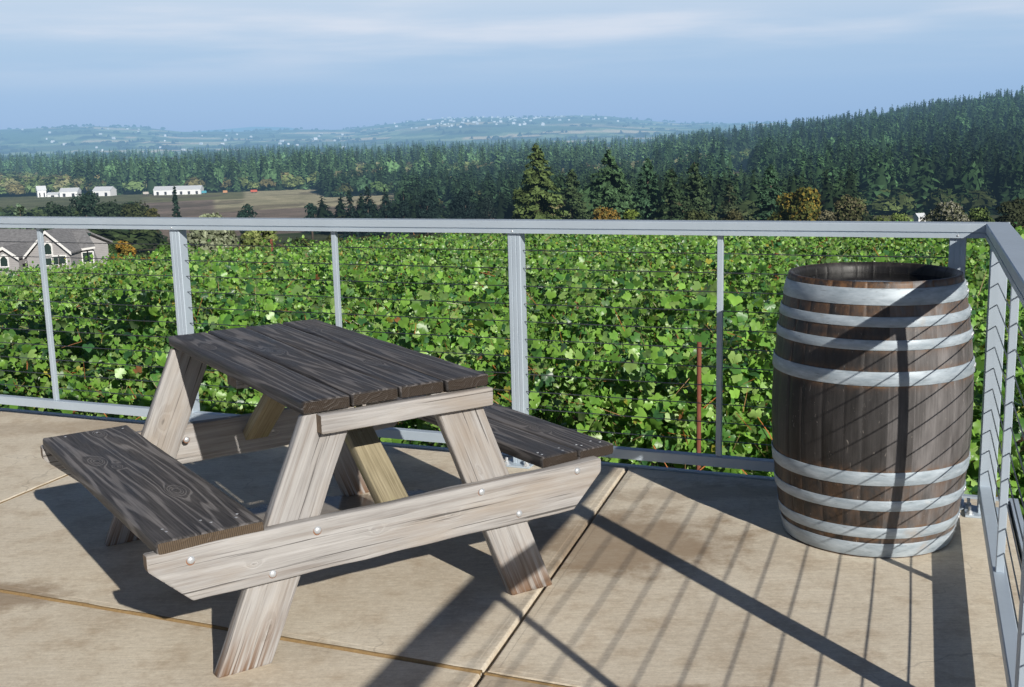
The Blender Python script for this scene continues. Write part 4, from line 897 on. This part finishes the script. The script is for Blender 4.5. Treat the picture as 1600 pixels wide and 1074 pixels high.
# ------------------------------------------------------------------ farm buildings
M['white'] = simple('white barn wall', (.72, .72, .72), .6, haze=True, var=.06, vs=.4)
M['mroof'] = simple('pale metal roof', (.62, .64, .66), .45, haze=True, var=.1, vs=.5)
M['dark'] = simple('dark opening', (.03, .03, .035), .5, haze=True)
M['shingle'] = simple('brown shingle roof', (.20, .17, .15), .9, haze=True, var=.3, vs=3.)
def gable(name, px0, px1, yb, yt, D, depth, rz, wall, roof, label, cat, group=None, doors=0):
    Ds = np.geomspace(150, 1500, 900); P_ = np.array([at((px0 + px1) / 2, yb, d_) for d_ in Ds]); hit = np.where(P_[:, 2] <= terr(P_[:, 0], P_[:, 1]))[0]
    if len(hit) and D > 400: D = min(Ds[hit[0]], 1095.)
    a = at(px0, yb, D); b = at(px1, yb, D); L = b[0] - a[0]; c = (a + b) / 2; g = float(terr(c[0], c[1])); H = at((px0 + px1) / 2, yt, D)[2] - g; eh = H * .62
    root = empty(name, (c[0], c[1], g), rz, label, cat, group); h = depth / 2; l = L / 2
    m = MB(); m.add([(-l, -h, -1), (l, -h, -1), (l, h, -1), (-l, h, -1), (-l, -h, eh), (l, -h, eh), (l, h, eh), (-l, h, eh), (-l, 0, H - .15), (l, 0, H - .15)], [(0, 1, 5, 4), (2, 3, 7, 6), (1, 2, 6, 9, 5), (3, 0, 4, 8, 7)]); m.build('wall', wall, root)
    m = MB(); o = .4
    for sg in (-1, 1):
        m.add([(-l - o, sg * (h + o), eh - o * .4), (l + o, sg * (h + o), eh - o * .4), (l + o, 0, H), (-l - o, 0, H), (-l - o, sg * (h + o), eh - o * .4 + .25), (l + o, sg * (h + o), eh - o * .4 + .25), (l + o, 0, H + .25), (-l - o, 0, H + .25)], [(0, 1, 2, 3), (4, 5, 6, 7), (0, 1, 5, 4), (0, 3, 7, 4), (1, 2, 6, 5)])
    m.build('roof', roof, root)
    for k in range(doors):
        x = -l + L * (k + .5) / doors; m = MB(); m.box((x, -h - .06, eh * .33), (L / doors * .3, .08, eh * .6)); m.build('door', M['dark'], root)
    return root
gable('barn', 244, 316, 304, 291, 880, 15, .05, M['white'], M['mroof'], 'long low white barn at the edge of the ploughed field', 'barn', doors=6)
gable('barn', 97, 124, 305, 294, 860, 14, .1, M['white'], M['mroof'], 'white shed left in the pair behind the dark trees', 'barn', doors=2)
gable('barn', 150, 178, 304, 292, 870, 14, -.1, M['white'], M['mroof'], 'white shed right of the dark trees with grey roof', 'barn', doors=2)
gable('farmhouse', 58, 71, 301, 291, 900, 8, .5, M['white'], M['mroof'], 'small white farmhouse at the far left above the sheds', 'house', doors=2)
gable('barn', 76, 93, 307, 301, 850, 7, 0., M['white'], M['mroof'], 'tiny low white shed under the farmhouse', 'barn', doors=1)
gable('cottage', 741, 777, 362, 337, 430, 7, 1.4, simple('beige siding', (.4, .36, .3), .8, haze=True), M['shingle'], 'brown roofed cottage peeking above the rail near the middle post', 'house', doors=1)
gable('shed', 1430, 1443, 349, 334, 430, 3.5, .3, M['white'], M['mroof'], 'small white shed between the bushes near the right corner', 'shed', doors=1)
gable('farmhouse', 1173, 1186, 252, 244, 980, 8, .2, M['white'], M['mroof'], 'small farmhouse among trees on the right hill above the clearing', 'house', doors=1)
tc_ = [('blue', (.05, .25, .35)), ('red', (.45, .08, .04)), ('orange', (.5, .22, .06)), ('tan', (.5, .35, .2))]
for (px, nm, c, lb, w) in [(319, 'trailer', (.06, .30, .38), 'teal trailer parked at the right end of the long barn', 4.5), (397, 'trailer', (.45, .09, .05), 'red farm trailer parked before the forest edge', 6), (352, 'trailer', (.5, .25, .12), 'orange farm trailer parked between barn and forest', 4), (228, 'trailer', (.5, .45, .4), 'pale trailer parked left of the long barn', 5)]:
    p = at(px, 300, 1090); g = float(terr(p[0], p[1])); r0 = empty(nm, (p[0], p[1], g), .1, lb, 'trailer'); m = MB(); m.prism([(-w / 2, .9), (w / 2, .9), (w / 2, 2.6), (w / 2 - .5, 3.), (-w / 2 + .2, 3.), (-w / 2, 2.7)], (0, -1.2, 0), (0, 1.2, 0), X_, Z_); m.build('body', simple('paint ' + lb[:6], c, .5, haze=True), r0)
    for x in (-w * .3, w * .3):
        m = MB(); m.tube([(x, -1.35, .5), (x, 1.35, .5)], .5, 12); m.build('wheel', M['dark'], r0)
# far houses on the hill across the valley
hm = MB(); hm.add([(-1, -.6, -.5), (1, -.6, -.5), (1, .6, -.5), (-1, .6, -.5), (-1, -.6, .7), (1, -.6, .7), (1, .6, .7), (-1, .6, .7), (-1, 0, 1.2), (1, 0, 1.2)], [(0, 1, 5, 4), (2, 3, 7, 6), (1, 2, 6, 9, 5), (3, 0, 4, 8, 7), (4, 5, 9, 8), (7, 6, 9, 8)])
h0 = hm.build('distant_house', M['white']); first = True
spots = [(RNG.normal(770, 70), RNG.uniform(4700, 6000)) for _ in range(75)] + [(RNG.uniform(690, 990), RNG.uniform(5300, 6100)) for _ in range(25)] + [(RNG.uniform(40, 560), RNG.uniform(3600, 5600)) for _ in range(40)] + [(RNG.uniform(1110, 1180), RNG.uniform(1900, 2300)) for _ in range(5)]
for i, (px, r) in enumerate(spots):
    X = (px - 800) / 1785.6 / .983; X, Y = r * X / math.sqrt(1 + X * X), r / math.sqrt(1 + X * X); o = h0 if i == 0 else h0.copy()
    if i: COL.objects.link(o)
    sc = random.uniform(2.6, 5.5); o.scale = (sc * random.uniform(.8, 1.6), sc, sc * random.uniform(.8, 1.2)); o.location = (X, Y, float(terr(X, Y)) + 5); o.rotation_euler = (0, 0, random.uniform(-.6, .6))
    tag(o, 'tiny white house far across the valley on the hazy slope', 'house', 'distant white houses across the valley')

# ------------------------------------------------------------------ grey house below the vineyard
HD = 112.
hroot = empty('grey_house', (0, 0, 0), 0, 'grey clapboard house with white trimmed gables and shingle roofs beyond the vines', 'house')
t = NT('clapboard'); zz_ = t.n('ShaderNodeSeparateXYZ', {0: t.pos()}).outputs[2]; ln_ = t.math('FRACT', t.math('MULTIPLY', zz_, 5.5)); n_ = t.noise(t.pos(), 2., 4)
M['clap'] = t.done(t.pbsdf(color=t.mix(t.mr(ln_, .0, .25, .6, 0.), t.mix(n_, (.30, .29, .29), (.40, .385, .385)), (.14, .135, .135)), rough=.85), True)
t = NT('shingles'); n_ = t.noise(t.pos(), 3.5, 5, .7); zz_ = t.n('ShaderNodeSeparateXYZ', {0: t.pos()}).outputs[2]; ln_ = t.math('FRACT', t.math('MULTIPLY', zz_, 7.))
M['shing'] = t.done(t.pbsdf(color=t.mix(t.mr(ln_, 0., .3, .45, 0.), t.mix(t.mr(n_, .3, .7), (.13, .13, .135), (.27, .27, .275)), (.07, .065, .06)), rough=.95), True)
M['trim'] = simple('white trim', (.75, .74, .72), .6, haze=True, var=.05); M['glass'] = simple('dark window glass', (.03, .05, .045), .12, haze=True, var=.3, vs=1.)
def hp(cx, cy, d=0.): return at(cx / 2.903, 330 + cy / 2.903, HD + d)
def wallpoly(pts, d=0., name='wall', mat=None, parent=hroot, th=.0): return mesh(name, [hp(x, y, d) for x, y in pts], [tuple(range(len(pts)))], mat or M['clap'], parent)
def gable_block(apex, lf, rfp, bottom, depth, d0):
    L_, A_, R_ = hp(*lf, d0), hp(*apex, d0), hp(*rfp, d0); Bz = hp(apex[0], bottom, d0)[2] - 3.5; m = MB(); bk = np.array([0, depth, 0]); zz = np.array([0, 0, 1.])
    Lb = L_ * 1; Lb[2] = Bz; Rb = R_ * 1; Rb[2] = Bz; i_ = .25
    Li = L_ + (R_ - L_) * .05; Ri = R_ + (L_ - R_) * .05; Lib = Li * 1; Rib = Ri * 1; Lib[2] = Bz; Rib[2] = Bz; Am = A_ - zz * .12
    m.add([Lib, Rib, Ri, Am, Li, Lib + bk, Rib + bk, Ri + bk, Am + bk, Li + bk], [(0, 1, 2, 3, 4), (5, 6, 7, 8, 9), (1, 6, 7, 2), (0, 5, 9, 4)]); m.build('wall', M['clap'], hroot)
    m = MB(); fr = np.array([0, -.35, 0]); up_ = zz * .16
    for E_ in (L_, R_): m.add([A_ + fr, E_ + fr, E_ + bk, A_ + bk, A_ + fr + up_, E_ + fr + up_, E_ + bk + up_, A_ + bk + up_], [(0, 1, 2, 3), (4, 5, 6, 7), (1, 2, 6, 5), (0, 3, 7, 4)])
    rf = m.build('roof', M['shing'], hroot)
    m = MB(); 
    for E_ in (L_, R_):
        dv = (E_ - A_) / np.linalg.norm(E_ - A_); m.prism([(-.03, .17), (.03, .17), (.03, -.13), (-.03, -.13)], A_ + fr * 1.1, E_ + fr * 1.1, np.array([0, 1., 0]), zz)
    m.build('trim', M['trim'], rf)
def window(x0, x1, y0, y1, d, arch=False):
    c = hp((x0 + x1) / 2, (y0 + y1) / 2, d); a = hp(x0, y1, d); b = hp(x1, y0, d); w_ = abs(b[0] - a[0]); h_ = abs(b[2] - a[2]); m = MB()
    m.box(c + np.array([0, -.04, 0]), (w_ + .26, .08, h_ + .26)); 
    if arch: m.prism([(-w_ / 2 - .13, 0), (w_ / 2 + .13, 0), (w_ * .3, w_ * .42), (0, w_ * .55), (-w_ * .3, w_ * .42)], c + np.array([0, -.08, h_ / 2 + .13]), c + np.array([0, -.001, h_ / 2 + .13]), X_, Z_)
    fr = m.build('window', M['trim'], hroot); m = MB(); m.box(c + np.array([0, -.095, 0]), (w_, .03, h_))
    if arch: m.prism([(-w_ / 2 + .05, 0), (w_ / 2 - .05, 0), (w_ * .25, w_ * .3), (0, w_ * .4), (-w_ * .25, w_ * .3)], c + np.array([0, -.11, h_ / 2]), c + np.array([0, -.08, h_ / 2]), X_, Z_)
    m.build('pane', M['glass'], fr)
def long_roof(r0, r1, e0, e1, d0, depth, bottom):     # ridge and eave lines in the crop, eave at d0, ridge depth behind
    R0, R1, E0, E1 = hp(*r0, d0 + depth), hp(*r1, d0 + depth), hp(*e0, d0), hp(*e1, d0); bk = np.array([0, depth, 0]); zz = np.array([0, 0, 1.]); up_ = zz * .18
    E0b = E0 + 2 * bk; E1b = E1 + 2 * bk; m = MB()
    m.add([R0, R1, E1, E0, R0 + up_, R1 + up_, E1 + up_, E0 + up_], [(0, 1, 2, 3), (4, 5, 6, 7), (2, 3, 7, 6), (1, 2, 6, 5), (0, 3, 7, 4)]); m.add([R0, R1, E1b, E0b, R0 + up_, R1 + up_, E1b + up_, E0b + up_], [(0, 1, 2, 3), (4, 5, 6, 7), (2, 3, 7, 6), (1, 2, 6, 5)])
    rf = m.build('roof', M['shing'], hroot); Bz = hp(e0[0], bottom, d0)[2] - 3.5; i0, i1 = E0 + np.array([.4, .4, 0]), E1 + np.array([-.4, .4, 0]); i0b, i1b = E0b + np.array([.4, -.4, 0]), E1b + np.array([-.4, -.4, 0])
    f_ = lambda p: np.array([p[0], p[1], Bz]); m = MB(); R1i = R1 - zz * .1 + np.array([-.4, 0, 0]); R0i = R0 - zz * .1 + np.array([.4, 0, 0])
    m.add([f_(i0), f_(i1), i1, i0, f_(i1b), i1b, R1i, f_(i0b), i0b, R0i], [(0, 1, 2, 3), (1, 4, 5, 6, 2), (7, 0, 3, 9, 8), (4, 7, 8, 5)]); m.build('wall', M['clap'], hroot)
    m = MB(); m.prism([(0, -.08), (0, .12), (-.05, .12), (-.05, -.08)], E0 + np.array([0, -.01, 0]), E1 + np.array([0, -.01, 0]), np.array([0, 1., 0]), zz); m.build('gutter', M['trim'], rf); return rf
rfA = long_roof((-160, 84), (182, 92), (-160, 236), (130, 236), 2., 6., 250)
rfB = long_roof((240, 106), (385, 92), (320, 184), (432, 166), 2.5, 2.6, 240)
gable_block((210, 95), (112, 213), (330, 192), 240, 9., 0.)
gable_block((18, 168), (-70, 214), (92, 216), 250, 5., 0.4)
window(205, 232, 158, 196, 0., True)
for x0, x1, y0, y1 in [(209, 234, 213, 245), (246, 264, 206, 242), (274, 297, 204, 238)]: window(x0, x1, y0, y1, 0.)
for x0, x1, y0, y1 in [(338, 358, 193, 232), (380, 396, 188, 232), (404, 420, 186, 230)]: window(x0, x1, y0, y1, 2.9)
window(6, 34, 218, 250, .4, True)
c = hp(150, 236, 1.6); m = MB(); m.tube([c + Y_ * .7, c + Y_ * .6], .42, 20); fr = m.build('window', M['trim'], hroot); m = MB(); m.tube([c + Y_ * .62, c + Y_ * .56], .28, 20); m.build('pane', M['glass'], fr)
for (x, y, dd, rf) in [(300, 142, 4., rfB), (372, 126, 4.2, rfB), (66, 165, 6., rfA)]:
    c = hp(x, y, dd); m = MB(); m.add([c + np.array(v) for v in [(-.8, -.35, -.30), (.5, -.35, -.30), (.8, .5, .42), (-.5, .5, .42), (-.8, -.35, -.18), (.5, -.35, -.18), (.8, .5, .54), (-.5, .5, .54)]], [(0, 1, 2, 3), (4, 5, 6, 7), (0, 1, 5, 4), (0, 3, 7, 4), (1, 2, 6, 5)]); 
    # skylight lies on the roof slope
    m.build('skylight', M['glass'], rf)

# ------------------------------------------------------------------ added unseen umbrella beside the table, above the frame, whose shadow falls on the vines
um = empty('sun_blocker', (-2.75, .3, 0), 0, 'added unseen umbrella standing left of the camera, casting shade on the vines', 'blocker')
uc = at(20, 488, 11.); uc = uc + S / S[2] * (3.3 - uc[2])
def U(p): return np.asarray(p, float) - np.array([-2.75, .3, 0])
m = MB(); V = [U(uc + Z * .28)]; nn = 8; R_ = 1.4
for k in range(nn * 3):
    a = 2 * PI * k / (nn * 3); sc = 1 if k % 3 == 0 else .95; V.append(U(uc + np.array([R_ * sc * math.cos(a), R_ * sc * math.sin(a), 0])))
for k in range(nn * 3):
    a = 2 * PI * k / (nn * 3); sc = 1 if k % 3 == 0 else .95; V.append(U(uc + np.array([R_ * sc * math.cos(a), R_ * sc * math.sin(a), -.16])))
n3_ = nn * 3; m.add(V, [(0, 1 + k, 1 + (k + 1) % n3_) for k in range(n3_)] + [(1 + k, 1 + (k + 1) % n3_, 1 + n3_ + (k + 1) % n3_, 1 + n3_ + k) for k in range(n3_)])
m.build('canopy', simple('green canvas', (.05, .09, .06), .9), um)
m = MB(); m.tube([U(uc + Z * .28), U(uc + Z * .40)], .06, 10); m.build('finial', M['alu'], um)
m = MB(); m.tube([(0, 0, .1), (0, 0, 3.85)], .04, 12); m.build('pole', M['alu'], um)
m = MB(); m.tube([(0, 0, 3.8), U(uc + Z * .42)], .028, 10); m.build('arm', M['alu'], um)
m = MB(); m.prism([(.35 * math.cos(k * PI / 8), .35 * math.sin(k * PI / 8)) for k in range(16)], (0, 0, 0.004), (0, 0, .1), X_, Y_); m.build('base', simple('umbrella base', (.1, .1, .1), .8), um, bevel=.01)
scene.cycles.max_bounces = 6; scene.cycles.diffuse_bounces = 3; scene.cycles.glossy_bounces = 3; scene.cycles.transparent_max_bounces = 6
scene.cycles.use_denoising = True
